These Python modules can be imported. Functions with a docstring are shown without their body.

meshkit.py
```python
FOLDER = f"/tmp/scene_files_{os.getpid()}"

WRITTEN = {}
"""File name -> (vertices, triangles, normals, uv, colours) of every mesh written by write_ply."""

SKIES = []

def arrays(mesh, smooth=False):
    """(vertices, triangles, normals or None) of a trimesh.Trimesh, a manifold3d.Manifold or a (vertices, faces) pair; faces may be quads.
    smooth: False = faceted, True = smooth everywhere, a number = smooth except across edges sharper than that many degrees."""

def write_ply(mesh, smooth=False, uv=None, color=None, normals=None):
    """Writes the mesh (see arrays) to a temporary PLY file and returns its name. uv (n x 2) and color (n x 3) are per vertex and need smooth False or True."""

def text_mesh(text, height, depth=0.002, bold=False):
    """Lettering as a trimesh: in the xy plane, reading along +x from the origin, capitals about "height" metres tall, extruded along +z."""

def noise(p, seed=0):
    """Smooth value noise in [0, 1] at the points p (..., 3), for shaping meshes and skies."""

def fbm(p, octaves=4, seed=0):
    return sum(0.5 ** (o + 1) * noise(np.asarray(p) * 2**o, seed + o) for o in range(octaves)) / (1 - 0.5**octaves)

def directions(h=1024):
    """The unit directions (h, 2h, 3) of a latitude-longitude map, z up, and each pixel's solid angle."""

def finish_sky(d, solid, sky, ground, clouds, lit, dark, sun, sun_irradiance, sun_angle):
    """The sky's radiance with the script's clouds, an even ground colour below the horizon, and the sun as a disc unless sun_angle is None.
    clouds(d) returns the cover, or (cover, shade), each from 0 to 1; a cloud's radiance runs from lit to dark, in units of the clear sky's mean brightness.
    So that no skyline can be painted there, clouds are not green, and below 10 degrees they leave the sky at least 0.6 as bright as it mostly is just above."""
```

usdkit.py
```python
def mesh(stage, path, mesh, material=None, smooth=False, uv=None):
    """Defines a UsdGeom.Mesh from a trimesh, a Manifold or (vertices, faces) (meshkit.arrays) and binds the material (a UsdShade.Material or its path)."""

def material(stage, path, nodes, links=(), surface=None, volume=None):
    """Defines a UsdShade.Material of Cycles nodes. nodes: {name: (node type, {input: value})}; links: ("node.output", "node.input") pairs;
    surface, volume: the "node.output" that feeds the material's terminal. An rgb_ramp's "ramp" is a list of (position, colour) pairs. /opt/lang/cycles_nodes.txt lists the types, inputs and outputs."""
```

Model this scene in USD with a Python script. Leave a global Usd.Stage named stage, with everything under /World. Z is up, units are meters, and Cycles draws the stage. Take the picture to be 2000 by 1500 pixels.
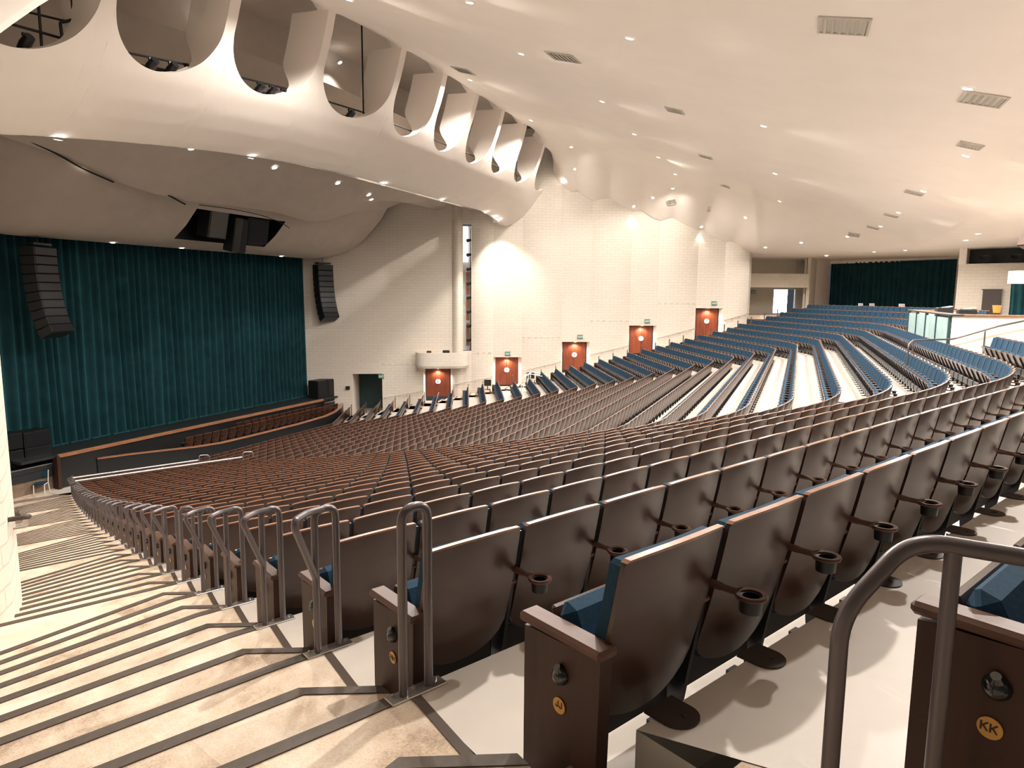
import math, random, numpy as np, trimesh, usdkit, meshkit
from pxr import Usd, UsdGeom, UsdLux, UsdShade, Gf, Sdf, Vt
from shapely.geometry import Polygon

random.seed(7); RNG = np.random.default_rng(7)
stage = Usd.Stage.CreateInMemory()
UsdGeom.SetStageUpAxis(stage, 'Z'); UsdGeom.SetStageMetersPerUnit(stage, 1.0)
UsdGeom.Xform.Define(stage, '/World')
EYE = 9.2                      # eye height above the lowest floor; heights below are written relative to the eye
# ------------------------------------------------------------------ camera, light, exposure
F_PX, PITCH, ROLL, HEAD = 1319.36, 0.1298, 0.0076, 0.4010
fw0 = np.array([math.cos(HEAD), math.sin(HEAD), 0]); rt0 = np.array([math.sin(HEAD), -math.cos(HEAD), 0])
FW = fw0 * math.cos(PITCH) - np.array([0, 0, math.sin(PITCH)]); up0 = np.cross(rt0, FW)
RT = rt0 * math.cos(ROLL) + up0 * math.sin(ROLL); UP = -rt0 * math.sin(ROLL) + up0 * math.cos(ROLL)
cam = UsdGeom.Camera.Define(stage, '/World/camera')
cam.AddTransformOp().Set(Gf.Matrix4d(*RT, 0, *UP, 0, *(-FW), 0, 0, 0, EYE, 1))
cam.CreateHorizontalApertureAttr(36.0); cam.CreateFocalLengthAttr(36.0 * F_PX / 2000)
cam.CreateClippingRangeAttr((0.1, 500.0))
cam.CreateExposureAttr(0.08)
SPOT_POWER = 58.0               # scales every ceiling downlight
LAMP_COLOR = (1.0, 0.92, 0.845)
dome = UsdLux.DomeLight.Define(stage, '/World/daylight'); dome.CreateIntensityAttr(0.02); dome.CreateColorAttr(Gf.Vec3f(0.8, 0.9, 1.0))

# ------------------------------------------------------------------ materials
LOOKS = '/World/Looks'; UsdGeom.Scope.Define(stage, LOOKS); M = {}
def mat(name, nodes, links, surface):
    M[name] = usdkit.material(stage, f'{LOOKS}/{name}', nodes, links, surface=surface)
def plain(name, col, rough=0.5, metal=0.0, var=0.0, scale=6.0, bump=0.0, coat=0.0, spec=0.5, sheen=0.0):
    n = {'p': ('principled_bsdf', {'base_color': col, 'roughness': rough, 'metallic': metal, 'coat_weight': coat, 'coat_roughness': 0.25, 'specular_ior_level': spec, 'sheen_weight': sheen})}
    l = []
    if var or bump:
        n['g'] = ('geometry', {}); n['n'] = ('noise_texture', {'scale': scale, 'detail': 4.0, 'roughness': 0.6})
        l.append(('g.position', 'n.vector'))
    if var:
        n['r'] = ('rgb_ramp', {'ramp': [(0.3, tuple(c * (1 - var) for c in col)), (0.7, tuple(min(1, c * (1 + var)) for c in col))]})
        l += [('n.fac', 'r.fac'), ('r.color', 'p.base_color')]
    if bump:
        n['b'] = ('bump', {'strength': bump, 'distance': 0.01}); l += [('n.fac', 'b.height'), ('b.normal', 'p.normal')]
    mat(name, n, l, 'p.BSDF')
def grain(name, c1, c2, rough=0.4, scale=3.0, stretch=(1, 1, 12), coat=0.0, spec=0.5):
    mat(name, {'t': ('texture_coordinate', {}), 'o': ('object_info', {}), 'm': ('mapping', {'scale': stretch}), 'a': ('vector_math', {'math_type': 'add'}),
               'n': ('noise_texture', {'scale': scale, 'detail': 5.0, 'distortion': 0.6}), 'r': ('rgb_ramp', {'ramp': [(0.3, c1), (0.7, c2)]}),
               'v': ('map_range', {'to_min': 0.82, 'to_max': 1.18}), 'h': ('hsv', {}),
               'p': ('principled_bsdf', {'roughness': rough, 'coat_weight': coat, 'coat_roughness': 0.2, 'specular_ior_level': spec})},
        [('t.object', 'm.vector'), ('m.vector', 'a.vector1'), ('o.location', 'a.vector2'), ('a.vector', 'n.vector'), ('n.fac', 'r.fac'), ('o.random', 'v.value'), ('v.result', 'h.value'), ('r.color', 'h.color'), ('h.color', 'p.base_color')], 'p.BSDF')
def emit(name, col, strength): mat(name, {'e': ('emission', {'color': col, 'strength': strength})}, [], 'e.emission')
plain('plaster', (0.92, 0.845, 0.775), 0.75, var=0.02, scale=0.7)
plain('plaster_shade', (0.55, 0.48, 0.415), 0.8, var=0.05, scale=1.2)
plain('concrete', (0.74, 0.685, 0.615), 0.45, var=0.05, scale=2.5, bump=0.05)
plain('rubber', (0.078, 0.058, 0.042), 0.7, var=0.15, scale=30)
plain('edge_trim', (0.10, 0.075, 0.06), 0.5)
plain('steel', (0.125, 0.108, 0.112), 0.32, metal=0.35, spec=0.6)
plain('bright_steel', (0.55, 0.53, 0.52), 0.3, metal=0.8)
plain('chrome', (0.6, 0.6, 0.6), 0.18, metal=1.0)
plain('black', (0.008, 0.009, 0.010), 0.45)
plain('black_metal', (0.012, 0.013, 0.016), 0.35, metal=0.2)
plain('stage_floor', (0.018, 0.022, 0.024), 0.5, var=0.2, scale=4)
plain('white_paint', (0.82, 0.80, 0.77), 0.4)
plain('tan_panel', (0.20, 0.145, 0.10), 0.7, var=0.35, scale=2.2)
plain('blue_fabric', (0.017, 0.052, 0.092), 0.9, var=0.15, scale=60, bump=0.15, spec=0.25)
plain('badge', (0.62, 0.33, 0.075), 0.4, metal=0.2)
plain('ink', (0.03, 0.02, 0.015), 0.6)
plain('lamp_glass', (0.01, 0.016, 0.018), 0.08, spec=0.9)
plain('sign_green', (0.09, 0.22, 0.17), 0.5)
plain('sign_white', (0.8, 0.85, 0.8), 0.5)
plain('red', (0.5, 0.05, 0.04), 0.5)
plain('vent_grey', (0.56, 0.52, 0.45), 0.6)
plain('teal_panel', (0.42, 0.60, 0.60), 0.35, var=0.15, scale=2)
plain('teal_dark', (0.02, 0.06, 0.065), 0.5)
plain('brown_band', (0.05, 0.035, 0.028), 0.5)
plain('grey_cushion', (0.62, 0.60, 0.62), 0.8)
grain('shell', (0.042, 0.017, 0.011), (0.062, 0.026, 0.016), 0.29, 2.0, (1, 1, 4), coat=0.0, spec=0.62)
grain('shell_trim', (0.26, 0.115, 0.062), (0.36, 0.17, 0.095), 0.38, 3.0, (6, 1, 1), coat=0.2)
grain('end_wood', (0.034, 0.014, 0.009), (0.056, 0.024, 0.016), 0.5, 3.0, (4, 4, 0.7), spec=0.35)
grain('arm_wood', (0.075, 0.035, 0.023), (0.12, 0.058, 0.037), 0.5, 4.0, (4, 0.6, 4), spec=0.35)
grain('door_wood', (0.17, 0.035, 0.014), (0.26, 0.062, 0.024), 0.4, 1.2, (5, 5, 0.6))
grain('rail_wood', (0.30, 0.13, 0.065), (0.42, 0.20, 0.11), 0.35, 3.0, (0.6, 4, 4), coat=0.2)
mat('velvet', {'g': ('geometry', {}), 'n': ('noise_texture', {'scale': 1.4, 'detail': 3.0}), 'r': ('rgb_ramp', {'ramp': [(0.3, (0.005, 0.030, 0.038)), (0.7, (0.010, 0.048, 0.058))]}),
               'p': ('principled_bsdf', {'roughness': 0.9, 'sheen_weight': 0.6, 'sheen_tint': (0.1, 0.5, 0.55), 'specular_ior_level': 0.2})},
    [('g.position', 'n.vector'), ('n.fac', 'r.fac'), ('r.color', 'p.base_color')], 'p.BSDF')
def block_wall(name, dx, dy, col=(0.71, 0.645, 0.555)):
    c2 = tuple(c * 0.965 for c in col); mo = tuple(c * 0.80 for c in col)
    mat(name, {'g': ('geometry', {}), 'd': ('vector_math', {'math_type': 'dot_product', 'vector2': (dx, dy, 0)}), 's': ('separate_xyz', {}), 'c': ('combine_xyz', {}),
               'b': ('brick_texture', {'color1': col, 'color2': c2, 'mortar': mo, 'scale': 1.0, 'mortar_size': 0.010, 'mortar_smooth': 0.3, 'brick_width': 0.62, 'row_height': 0.21}),
               'i': ('invert', {}), 'u': ('bump', {'strength': 0.5, 'distance': 0.012}), 'p': ('principled_bsdf', {'roughness': 0.7})},
        [('g.position', 'd.vector1'), ('g.position', 's.vector'), ('d.value', 'c.x'), ('s.z', 'c.y'), ('c.vector', 'b.vector'), ('b.color', 'p.base_color'), ('b.fac', 'i.color'), ('i.color', 'u.height'), ('u.normal', 'p.normal')], 'p.BSDF')
block_wall('block_far', -0.4851, 0.8745); block_wall('block_near', 0.4851, 0.8745); block_wall('block_rear', 1.0, 0.0); block_wall('block_side', 0.35, 0.93)
mat('carpet', {'g': ('geometry', {}), 'm': ('mapping', {'rotation': (0, 0, 0.27), 'scale': (1.65, 1.65, 0.0)}), 'f': ('vector_math', {'math_type': 'floor'}), 'w': ('white_noise_texture', {'dimensions': '3D'}),
               'n': ('noise_texture', {'scale': 2.6, 'detail': 8.0, 'roughness': 0.72}), 'n2': ('noise_texture', {'scale': 90.0, 'detail': 3.0}),
               'a': ('math', {'math_type': 'multiply_add', 'value2': 0.16, 'value3': -0.08}), 'b': ('math', {'math_type': 'add'}),
               'k': ('math', {'math_type': 'multiply_add', 'value2': 0.25, 'value3': -0.125}), 'e': ('math', {'math_type': 'add'}),
               'r': ('rgb_ramp', {'ramp': [(0.30, (0.38, 0.275, 0.195)), (0.47, (0.66, 0.53, 0.40)), (0.72, (0.84, 0.73, 0.60))]}),
               'u': ('bump', {'strength': 0.35, 'distance': 0.006}), 'p': ('principled_bsdf', {'roughness': 0.95, 'sheen_weight': 0.15, 'specular_ior_level': 0.1})},
    [('g.position', 'm.vector'), ('m.vector', 'f.vector1'), ('f.vector', 'w.vector'), ('g.position', 'n.vector'), ('g.position', 'n2.vector'), ('w.value', 'a.value1'), ('a.value', 'b.value1'), ('n.fac', 'b.value2'),
     ('n2.fac', 'k.value1'), ('k.value', 'e.value1'), ('b.value', 'e.value2'), ('e.value', 'r.fac'), ('r.color', 'p.base_color'), ('n2.fac', 'u.height'), ('u.normal', 'p.normal')], 'p.BSDF')
emit('lamp_lens', (1.0, 0.95, 0.88), 22.0)
emit('lobby_light', (0.78, 0.90, 1.0), 3.2)
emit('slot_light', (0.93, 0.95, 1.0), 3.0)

# ------------------------------------------------------------------ mesh helpers
class MB:
    """collects quads and triangles for one mesh"""
    def __init__(s): s.v = []; s.f = []; s.n = 0
    def add(s, v, f):
        v = np.asarray(v, float).reshape(-1, 3); f = np.asarray(f, int)
        if f.shape[1] == 4: f = np.vstack([f[:, [0, 1, 2]], f[:, [0, 2, 3]]])
        s.v.append(v); s.f.append(f + s.n); s.n += len(v); return s
    def tm(s, m): return s.add(m.vertices, m.faces)
    def box(s, c, d, R=None, bev=0.0):
        if bev > 0:
            h = np.array(d) / 2; b = min(bev, *(h * 0.9)); pts = []
            for sg in np.ndindex(2, 2, 2):
                q = (np.array(sg) * 2 - 1)
                for k in range(3):
                    p = q * (h - b); p[k] = q[k] * h[k]; pts.append(p)
            m = trimesh.convex.convex_hull(np.array(pts)); v, f = m.vertices, m.faces
        else:
            m = trimesh.creation.box(d); v, f = m.vertices, m.faces
        v = np.array(v)
        if R is not None: v = v @ np.asarray(R).T
        return s.add(v + np.array(c), f)
    def grid(s, P, flip=False):
        P = np.asarray(P, float); a, b = P.shape[:2]; i, j = np.meshgrid(np.arange(a - 1), np.arange(b - 1), indexing='ij')
        q = np.stack([i * b + j, (i + 1) * b + j, (i + 1) * b + j + 1, i * b + j + 1], -1).reshape(-1, 4)
        return s.add(P.reshape(-1, 3), q[:, ::-1] if flip else q)
    def tube(s, pts, r, n=10, caps=True):
        p = np.asarray(pts, float); t = np.gradient(p, axis=0); t /= np.linalg.norm(t, axis=1)[:, None] + 1e-12
        ref = np.array([0, 0, 1.0]) if abs(t[0][2]) < 0.9 else np.array([1.0, 0, 0])
        a = np.cross(t[0], ref); a /= np.linalg.norm(a); A = []
        for k in range(len(p)):
            a = a - t[k] * (a @ t[k]); a /= np.linalg.norm(a); A.append(a)
        A = np.array(A); B = np.cross(t, A); g = np.arange(n) * 2 * math.pi / n
        rr = np.broadcast_to(r, (len(p),))[:, None, None]
        v = p[:, None] + rr * (np.cos(g)[None, :, None] * A[:, None] + np.sin(g)[None, :, None] * B[:, None])
        i, j = np.meshgrid(np.arange(len(p) - 1), np.arange(n), indexing='ij')
        q = np.stack([i * n + j, i * n + (j + 1) % n, (i + 1) * n + (j + 1) % n, (i + 1) * n + j], -1).reshape(-1, 4)
        f = np.vstack([q[:, [0, 1, 2]], q[:, [0, 2, 3]]])
        if caps:
            k = np.arange(1, n - 1); z = np.zeros_like(k)
            f = np.vstack([f, np.stack([z, k + 1, k], 1), np.stack([z, k, k + 1], 1) + (len(p) - 1) * n])
        return s.add(v.reshape(-1, 3), f)
    def lathe(s, prof, n=20, c=(0, 0, 0), R=None):
        prof = np.asarray(prof, float); g = np.arange(n + 1) * 2 * math.pi / n
        P = np.stack([np.stack([prof[:, 0] * math.cos(x), prof[:, 0] * math.sin(x), prof[:, 1]], -1) for x in g])
        if R is not None: P = P @ np.asarray(R).T
        return s.grid(P + np.array(c))
    def prism(s, poly, h, c=(0, 0, 0), R=None):
        m = trimesh.creation.extrude_polygon(poly if hasattr(poly, 'exterior') else Polygon(poly), h, engine='earcut')
        v = np.array(m.vertices)
        if R is not None: v = v @ np.asarray(R).T
        return s.add(v + np.array(c), m.faces)
    def mesh(s, dz=0.0):
        v = np.vstack(s.v); v[:, 2] += dz
        return trimesh.Trimesh(v, np.vstack(s.f), process=False)
def rounded(pts, rad, seg=6):
    """polyline with filleted corners"""
    pts = [np.asarray(p, float) for p in pts]; out = [pts[0]]
    for a, b, c in zip(pts, pts[1:], pts[2:]):
        u, w = a - b, c - b; lu, lw = np.linalg.norm(u), np.linalg.norm(w); u /= lu; w /= lw
        d = min(rad, lu * 0.49, lw * 0.49)
        for k in range(seg + 1):
            x = k / seg; out.append((1 - x) ** 2 * (b + u * d) + 2 * x * (1 - x) * b + x * x * (b + w * d))
    return np.array(out + [pts[-1]])
def rz(a): c, s = math.cos(a), math.sin(a); return np.array([[c, -s, 0], [s, c, 0], [0, 0, 1]])
def rx(a): c, s = math.cos(a), math.sin(a); return np.array([[1, 0, 0], [0, c, -s], [0, s, c]])
def ry(a): c, s = math.cos(a), math.sin(a); return np.array([[c, 0, s], [0, 1, 0], [-s, 0, c]])
COUNT = {}
def numbered(path):
    k = COUNT.get(path, -1) + 1; COUNT[path] = k
    return path if k == 0 else f'{path}_{k:03d}'
def tag(prim, label=None, cat=None, group=None, kind=None):
    p = prim.GetPrim()
    for k, v in (('label', label), ('category', cat), ('group', group), ('kind', kind)):
        if v: p.SetCustomDataByKey(k, v)
    return p
def obj(name, mb, material, parent=None, smooth=30, label=None):
    """one Mesh prim; world-level meshes are shifted from eye-relative to floor-relative heights"""
    base = '/World' if parent is None else str(parent.GetPath())
    m = usdkit.mesh(stage, numbered(f'{base}/{name}'), mb.mesh(EYE if parent is None else 0.0) if isinstance(mb, MB) else mb, M[material], smooth=smooth)
    if label: tag(m, label)
    return m.GetPrim()
def thing(name, label=None, cat=None, loc=(0, 0, 0), rot=0.0, group=None, kind=None, root='/World'):
    x = UsdGeom.Xform.Define(stage, numbered(f'{root}/{name}'))
    x.AddTranslateOp().Set(Gf.Vec3d(float(loc[0]), float(loc[1]), float(loc[2]) + EYE))
    if rot: x.AddRotateZOp().Set(math.degrees(rot))
    return tag(x, label, cat, group, kind)
def struct_root(name):
    x = UsdGeom.Xform.Define(stage, f'/World/{name}'); x.AddTranslateOp().Set(Gf.Vec3d(0, 0, EYE)); return tag(x, kind='structure')
def kind_root(name):           # a class prim that copies refer to
    p = stage.CreateClassPrim(f'/{name}'); p.SetTypeName('Xform'); return p
def copy(cls, name, label, cat, loc, rot, group, variants=()):
    x = thing(name, label, cat, loc, rot, group); x.GetReferences().AddInternalReference(cls.GetPath()); x.SetInstanceable(True); return x
ONES = ['', 'first', 'second', 'third', 'fourth', 'fifth', 'sixth', 'seventh', 'eighth', 'ninth', 'tenth', 'eleventh', 'twelfth', 'thirteenth', 'fourteenth', 'fifteenth', 'sixteenth', 'seventeenth', 'eighteenth', 'nineteenth', 'twentieth']
def nth(k):
    if k <= 20: return ONES[k]
    t = {2: 'twenty', 3: 'thirty', 4: 'forty', 5: 'fifty'}[k // 10]
    return t + '-' + ONES[k % 10] if k % 10 else {2: 'twentieth', 3: 'thirtieth', 4: 'fortieth'}[k // 10]

# ------------------------------------------------------------------ the plan of the hall (x across, y towards the stage)
TH = 0.4683; XC = 28.943; ROW_Y0 = -6.391; ROW_S = 1.0766; WC0 = 13.457; R0 = 14.127; NROW = 31; SEAT_W = 0.56
def floor_z(r): return -1.697 - 0.2987 * r + 0.002 * r * r
def row_point(r, t):
    """plan point and seat heading at arc length t from the hall's axis; t < 0 is the far side"""
    wc = WC0 - r * ROW_S * math.tan(TH / 2); R = max(R0 - r * ROW_S, 0.6); c = wc - R * math.tan(TH / 2); arc = R * TH; a = abs(t)
    if a <= c: x, y, g = a, 0.0, 0.0
    elif a <= c + arc: g = (a - c) / R; x, y = c + R * math.sin(g), R * (1 - math.cos(g))
    else: g = TH; x, y = c + R * math.sin(TH) + (a - c - arc) * math.cos(TH), R * (1 - math.cos(TH)) + (a - c - arc) * math.sin(TH)
    s = -1 if t > 0 else 1          # t > 0: near side, x below the axis
    return np.array([XC + s * x, ROW_Y0 + r * ROW_S + y]), s * g
def shift(r): return 1.3 * (max(r, 0) / 31.0) ** 2.6
def t_near(r): return 28.9 - 0.6 * r + 0.0016 * r * r - shift(r)
def t_far(r): return 29.12 - 0.636 * r + 0.0032 * r * r
def curve(r, ta, tb):
    wc = WC0 - r * ROW_S * math.tan(TH / 2); R = max(R0 - r * ROW_S, 0.6); c = wc - R * math.tan(TH / 2); arc = R * TH
    k = np.linspace(0, 1, 9); b = list(c + arc * k)
    ts = [ta, (ta + c + arc) / 2] + b[::-1] + [c * 0.4, 0, -c * 0.4] + [-x for x in b] + [-(tb + c + arc) / 2, -tb]
    return np.array([row_point(r, t)[0] for t in ts])
E_NEAR = np.array([math.cos(TH), -math.sin(TH), 0]); N_NEAR = np.array([math.sin(TH), math.cos(TH), 0])
P0 = np.append(row_point(0, 28.0)[0], 0.0)
def near(e, n, z): q = P0 + e * E_NEAR + n * N_NEAR; return np.array([q[0], q[1], z])
def near_e(p): d = np.append(p, 0.0) - P0; return d @ E_NEAR, d @ N_NEAR
def mirror(p): q = np.array(p, float); q[..., 0] = 2 * XC - q[..., 0]; return q

# ------------------------------------------------------------------ floor: concrete row platforms, carpeted aisle stairs
fl = struct_root('floor')
for r in range(-1, NROW + 1):
    ta, tb = (t_near(r) - 0.2, t_near(r + 1) - 0.22) if r >= 0 else (28.9, 28.41)
    a = curve(r, ta, t_far(r) - 0.1); b = curve(r + 1, tb, t_far(r + 1) - 0.1); z, zb = floor_z(r), floor_z(r + 1)
    if r == -1: a = a - np.array([0, 9.0])
    if r == NROW: b = b + np.array([0, 9.0]); zb = z - 0.3
    A = np.column_stack([a, np.full(len(a), z)]); B = np.column_stack([b, np.full(len(b), z)]); C = B.copy(); C[:, 2] = zb - 0.02
    B2 = B + (B - A) * 0.0
    obj('platform', MB().grid(np.stack([A, B, C]), flip=True), 'concrete', fl, smooth=False)
    # side cheek at the aisle
z = floor_z(-1); q = [near(-0.41, 0.0, z), near(-0.41, -0.3, z)]; obj('platform_cheek', MB().grid(np.array([q, [p - np.array([0, 0, 0.32]) for p in q]])), 'concrete', fl, smooth=False)
obj('landing', MB().grid(np.array([[near(-1.4, -0.3, z - 0.003), near(0.1, -0.3, z - 0.003)], [near(-1.4, -3.0, z - 0.003), near(0.1, -3.0, z - 0.003)]])), 'carpet', fl, smooth=False)
w0 = floor_z(0) - 0.012; obj('under_floor', MB().grid(np.array([[near(-1.4, 0.6, w0), near(3.0, 0.6, w0)], [near(-1.4, -1.2, w0), near(3.0, -1.2, w0)]])), 'concrete', fl, smooth=False)
front = MB().box((XC, 32.0, floor_z(NROW) - 0.16), (40, 12, 0.3)); obj('front_floor', front, 'carpet', fl, smooth=False)
rear = MB().box((68.6, -5.0, -1.396 - 0.17), (22, 26, 0.3)); obj('rear_floor', rear, 'carpet', fl, smooth=False)
st = struct_root('floor_stairs')
def tread(side, k, with_nosing=True):
    """half-row tread k (0, 0.5, 1 ...) of the side aisle, wall side to seat side, with its rubber nosing"""
    z = floor_z(k); T = lambda q: mirror(q) if side > 0 else np.array(q)
    def wall_n(kk):
        g = math.floor(kk / 5.0); return (5 * g + 1) * ROW_S + 0.04 + (kk - 5 * g) * 0.92
    def seat_e(n): r = n / ROW_S; return near_e(row_point(r, t_near(r))[0])[0]
    n1 = (k + 1) * ROW_S; n0 = (k + 0.5) * ROW_S - 0.03
    L1, L0 = wall_n(k), wall_n(k - 0.5) - 0.03
    es, e0 = seat_e(n1) + 0.2, seat_e(n0) + 0.2
    if k % 1: front = [near(seat_e(L1) - 2.4, L1, z), near(seat_e(n1) - 0.12, n1, z), near(es, n1 - 0.24, z)]
    else: front = [near(seat_e(L1) - 2.4, L1, z), near(es - 0.3, n1, z), near(es, n1, z)]
    back = [near(seat_e(L0) - 2.4, L0, z), near(e0 - 0.3, n0 - 0.3, z), near(e0, n0 - 0.3, z)]
    F, Bk = T(front), T(back); D = np.array([0, 0, -0.22])
    m = MB().grid(np.stack([Bk, F, F + D]), flip=side < 0)
    tr = obj('tread', m, 'carpet', st, smooth=False)
    if with_nosing:
        d = F - Bk; d /= np.linalg.norm(d, axis=1)[:, None]; up = np.array([0, 0, 0.006])
        w = 0.055
        N = np.stack([F - d * w + up * 0.2, F - d * w + up, F + d * 0.012 + up, F + d * 0.012 - np.array([0, 0, 0.05])])
        usdkit.mesh(stage, f'{tr.GetPath()}/nosing', MB().grid(N, flip=side < 0).mesh(), M['rubber'], smooth=False)
for j in range(-2, 2 * NROW + 1): tread(-1, j * 0.5)
for j in range(-2, 2 * NROW + 1): tread(1, j * 0.5, True)
# dark trim between the carpet and each concrete platform
for side in (-1, 1):
    for r in range(0, 12 if side < 0 else 1):
        a = near(near_e(row_point(r, t_near(r))[0])[0] + 0.2, r * ROW_S + 0.25, floor_z(r) + 0.004); b = near(near_e(row_point(r + 1, t_near(r + 1))[0])[0] + 0.2, (r + 1) * ROW_S, floor_z(r) + 0.004)
        if side > 0: break
        w = E_NEAR * 0.022; obj('edge_strip', MB().grid(np.stack([np.stack([a - w, b - w]), np.stack([a + w, b + w])])), 'edge_trim', st, smooth=False)

# ------------------------------------------------------------------ side walls: convex block bays, recessed door pairs
WT = np.array([-0.4851, 0.8745]); WN = np.array([0.8745, 0.4851]); WB = np.array([54.25, 6.5]); PITCH_S = 5.214
def wall_pt(s, off, side):
    q = WB + WT * s + WN * off
    return np.array([q[0], q[1]]) if side > 0 else np.array([2 * XC - q[0], q[1]])
def vertical_strip(mb, pts, z0, z1, flip=False, nz=2):
    pts = np.asarray(pts); z = np.linspace(z0, z1, nz)
    P = np.stack([np.column_stack([pts, np.full(len(pts), zz)]) for zz in z], 1); return mb.grid(P, flip=flip)
def door_floor(g): return -7.62 if g == 4 else floor_z(4.5 + 5 * g)
def build_wall(side):
    root = struct_root('wall_far' if side > 0 else 'wall_near'); m = 'block_far' if side > 0 else 'block_near'; fp = side > 0
    def bay(s0, s1, z0, z1, bulge, k=12, name='bay', taper=None):
        u = np.linspace(0, 1, k); pts = [wall_pt(s0 + (s1 - s0) * x, -bulge * math.sin(math.pi * x) ** 0.8, side) for x in u]
        obj(name, vertical_strip(MB(), pts, z0, z1, fp), m, root, smooth=40)
    H = 1.08
    for g in range(0, 6):
        if side < 0 and g == 0: bay(0.75, PITCH_S - H, -6.0, 12.0, 0.10); continue
        c = g * PITCH_S; fz = door_floor(g); top = fz + (2.16 if g < 5 else 2.95); back = 0.5
        # lintel above the recess, head of the recess, jambs
        z1 = 12.0
        if g < 5: bay(c - H, c + H, top, z1, 0.0, 3, 'lintel')
        else: bay(c - H, c + H, top, z1, 0.0, 3, 'lintel')
        hd = MB(); a, b = wall_pt(c - H, 0, side), wall_pt(c + H, 0, side); a2, b2 = wall_pt(c - 0.92, back, side), wall_pt(c + 0.92, back, side)
        if g == 5: a2, b2 = wall_pt(c - H, 4.0, side), wall_pt(c + H, 4.0, side)
        hd.grid(np.array([[np.append(a, top), np.append(b, top)], [np.append(a2, top), np.append(b2, top)]]))
        for p, q in ((a, a2), (b, b2)): hd.grid(np.array([[np.append(p, fz - 0.6), np.append(p, top)], [np.append(q, fz - 0.6), np.append(q, top)]]))
        obj('recess', hd, 'plaster', root, smooth=False)
        if g == 5: obj('passage_end', vertical_strip(MB(), [a2, b2], fz - 0.6, top), 'teal_dark', root)
        lo = fz - 1.6
        s0, s1 = c + H, (g + 1) * PITCH_S - H
        if side > 0 and g == 3:                       # the bay with the tall lighting slot beside the box
            bay(s0, 18.36, lo - 0.8, z1, 0.18, 8); bay(18.36, 18.98, lo - 0.8, -4.1, 0.0, 2, 'bay'); bay(18.36, 18.98, 5.15, z1, 0.0, 2, 'bay')
            bay(18.98, s1, lo - 0.8, z1, 0.30, 12)
        elif g == 5: bay(s0, 31.6, lo - 0.8, z1, 0.0, 3)
        elif g == 4: bay(s0, s1, lo - 0.8, z1, 0.0, 3)
        else: bay(s0, s1, lo - 0.8, z1, 0.30 if side > 0 else 0.12)
    if side > 0: bay(-3.06, -H, -5.2, 12.0, 0.30)
    else:
        e = [wall_pt(0.75, 0.0, -1), np.array([2.6, 6.0]), np.array([-1.2, 5.2]), np.array([-4.5, 1.0]), np.array([-9.0, -8.0]), np.array([-14.0, -18.0])]
        obj('bay', vertical_strip(MB(), e, -5.2, 12.0, True), m, root, smooth=False)
    # row of small dark sound slots in the block courses
    if side > 0:
        d = MB()
        for g in range(5):
            z = door_floor(g) + 2.52
            for s in np.arange(g * PITCH_S + 1.35 if g < 4 else 22.2, (g + 1) * PITCH_S - 1.2, 0.44):
                if g == 3 and s > 18.2: continue
                x = (s - g * PITCH_S - H) / (PITCH_S - 2 * H); q = wall_pt(s, -(0.30 * max(0, math.sin(math.pi * min(max(x, 0), 1))) ** 0.8 if g < 3 else 0.18 if g == 3 else 0.0) - 0.004, 1)
                d.box((q[0], q[1], z), (0.22, 0.03, 0.05), rz(math.atan2(WT[1], WT[0])))
        pr = obj('sound_slot', d, 'vent_grey', root, smooth=False); tag(pr, kind='stuff')
    return root
build_wall(1); build_wall(-1)
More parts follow.
